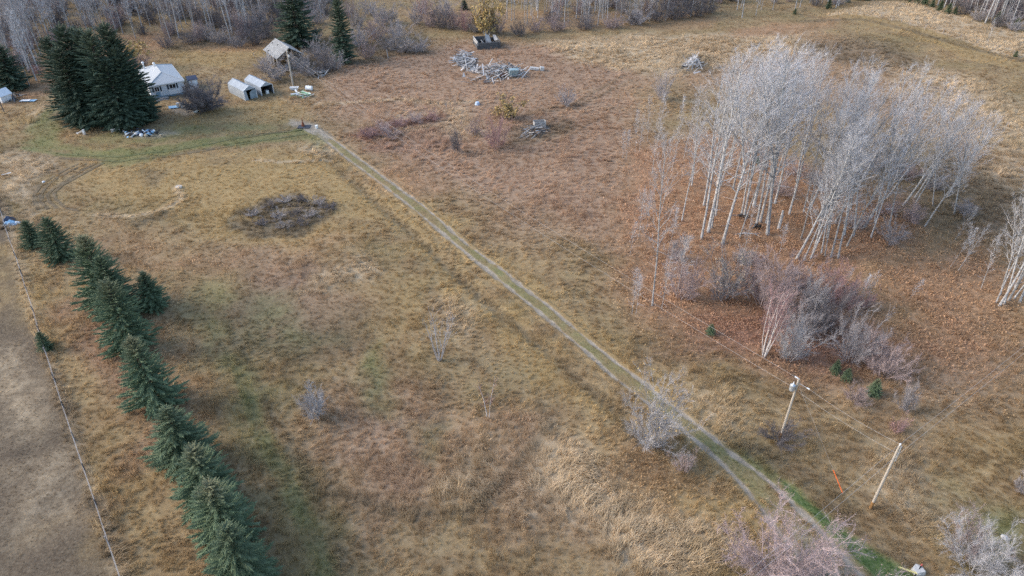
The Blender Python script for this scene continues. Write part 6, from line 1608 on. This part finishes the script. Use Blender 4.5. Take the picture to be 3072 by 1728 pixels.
dl = Vector((43.03, 46.46, 7.80)) - Vector((31.37, 38.05, 7.80)); dl.z = 0; dl.normalize()
for k, (off, zt, l_) in enumerate((((0, 0), 8.08, 'upper main line running over the end of the driveway'), ((.24, 0), 6.95, 'lower main line running over the end of the driveway'))):
    p = B + Vector((off[0], off[1], zt))
    wire('power_line', l_ + ', pole to road side', p, p - dl * 48, .5)
    wire('power_line', l_ + ', pole to grove side', p, p + dl * 62, .8)
# lone leaning pole
x, y = (-29.60, 167.24)
o = solid('leaning_pole', 'thin pale leaning pole in front of the shrub bank', 'pole', (x, y))
MB().tube([(0, 0, -.2), (-.25, .1, 2.3)], [.1, .07], 8).build('shaft', M_OLDWOOD, o)

# ---------------------------------------------------------------- fences
FP = [(-79.56, 95.44), (-75.66, 90.39), (-72.28, 85.83), (-69.52, 82.23), (-66.58, 78.53), (-63.34, 74.23), (-60.58, 70.58), (-57.03, 65.98), (-54.38, 62.34), (-51.32, 58.35), (-47.93, 53.87), (-44.89, 49.86), (-41.84, 45.89), (-38.87, 42.04), (-35.76, 38.05), (-32.84, 34.23), (-30.25, 30.85)]
o = thing('wire_fence', 'low wire fence with thin dark wooden posts along the grey pasture', 'fence', (FP[8][0], FP[8][1], 0))
tops = []
for i, (x, y) in enumerate(FP):
    r = random.Random(i); z = H1(x, y); hh = r.uniform(1.05, 1.3)
    lx, ly = r.uniform(-.08, .08), r.uniform(-.08, .08)
    MB().tube([(0, 0, -.2), (lx, ly, hh)], [.075, .06], 7).build('post', M_DARKWOOD if i % 3 else M_GREYPOLE, o, (x - FP[8][0], y - FP[8][1], z))
    tops.append((x - FP[8][0], y - FP[8][1], z))
for lv in (.35, .65, .98):
    MB().tube([(a, b, c_ + lv) for a, b, c_ in tops], .012, 4).build('wire', M_WIRE, o)
for i, (x, y) in enumerate([(100.22, 202.41), (101.75, 198.98), (103.23, 195.65), (104.80, 193.62), (106.33, 191.62), (108.57, 188.11), (111.38, 184.34), (113.91, 180.33), (116.15, 176.47), (118.12, 172.08), (119.83, 167.55)]):
    if i == 0:
        x0, y0 = x, y; o = thing('field_fence', 'sparse line of thin posts along the weedy edge of the hill field', 'fence', (x, y, 0)); tp = []
    z = H1(x, y); MB().tube([(0, 0, -.1), (random.Random(i).uniform(-.15, .15), 0, 1.4)], [.07, .05], 6).build('post', M_GREYPOLE, o, (x - x0, y - y0, z)); tp.append((x - x0, y - y0, z + 1.2))
MB().tube(tp, .01, 4).build('wire', M_WIRE, o)

# ---------------------------------------------------------------- road end: concrete block, pipe, stake, stone
o = solid('concrete_block', 'rough pale concrete block at the road end of the green verge', 'block', (32.22, 32.11), .3)
MB().add([(-.42, -.35, 0), (.4, -.42, 0), (.5, .25, 0), (.05, .5, 0), (-.45, .3, 0), (-.36, -.28, .4), (.33, -.34, .45), (.42, .2, .42), (.05, .42, .5), (-.38, .25, .42)],
         [(4, 3, 2, 1, 0), (5, 6, 7, 8, 9), (0, 1, 6, 5), (1, 2, 7, 6), (2, 3, 8, 7), (3, 4, 9, 8), (4, 0, 5, 9)]).build('stone', M_CONC, o)
o = solid('black_pipe', 'short black pipe leaning across the concrete block', 'pipe', (32.03, 32.04), 0)
MB().tube([(-.35, -.45, .1), (.45, .3, .55)], .05, 8).build('tube', M_BLACK, o); MB().tube([(.42, .27, .53), (.52, .36, .59)], .07, 8).build('red_end', simple('faded_red', (.45, .1, .08), .7, .2), o)
o = solid('yellow_stake', 'yellow painted stake lying beside the concrete block', 'stake', (31.49, 32.04), -.5)
MB().beam((-.75, 0, .22), (.6, 0, .3), .1, .08).build('bar', M_YELLOWW, o); MB().beam((.6, 0, .3), (.75, 0, .31), .11, .09).build('tip', M_OLDWOOD, o)
o = solid('white_stone', 'white stone in greenish grass past the pale spreading bush', 'stone', (40.88, 35.16))
MB().tube([(0, 0, -.05), (0, 0, .12), (.03, 0, .26)], [.28, .32, .14], 7).build('rock', M_CONC, o)
o = solid('white_board', 'small white board lying among the leaning poplars', 'board', (56.15, 91.12), .1)
MB().beam((-.6, 0, .45), (.6, 0, .5), .3, .04).build('plank', M_WHITE, o); MB().beam((-.3, -.2, .2), (-.3, .2, .43), .05, .05).build('cleat', M_WHITE, o)
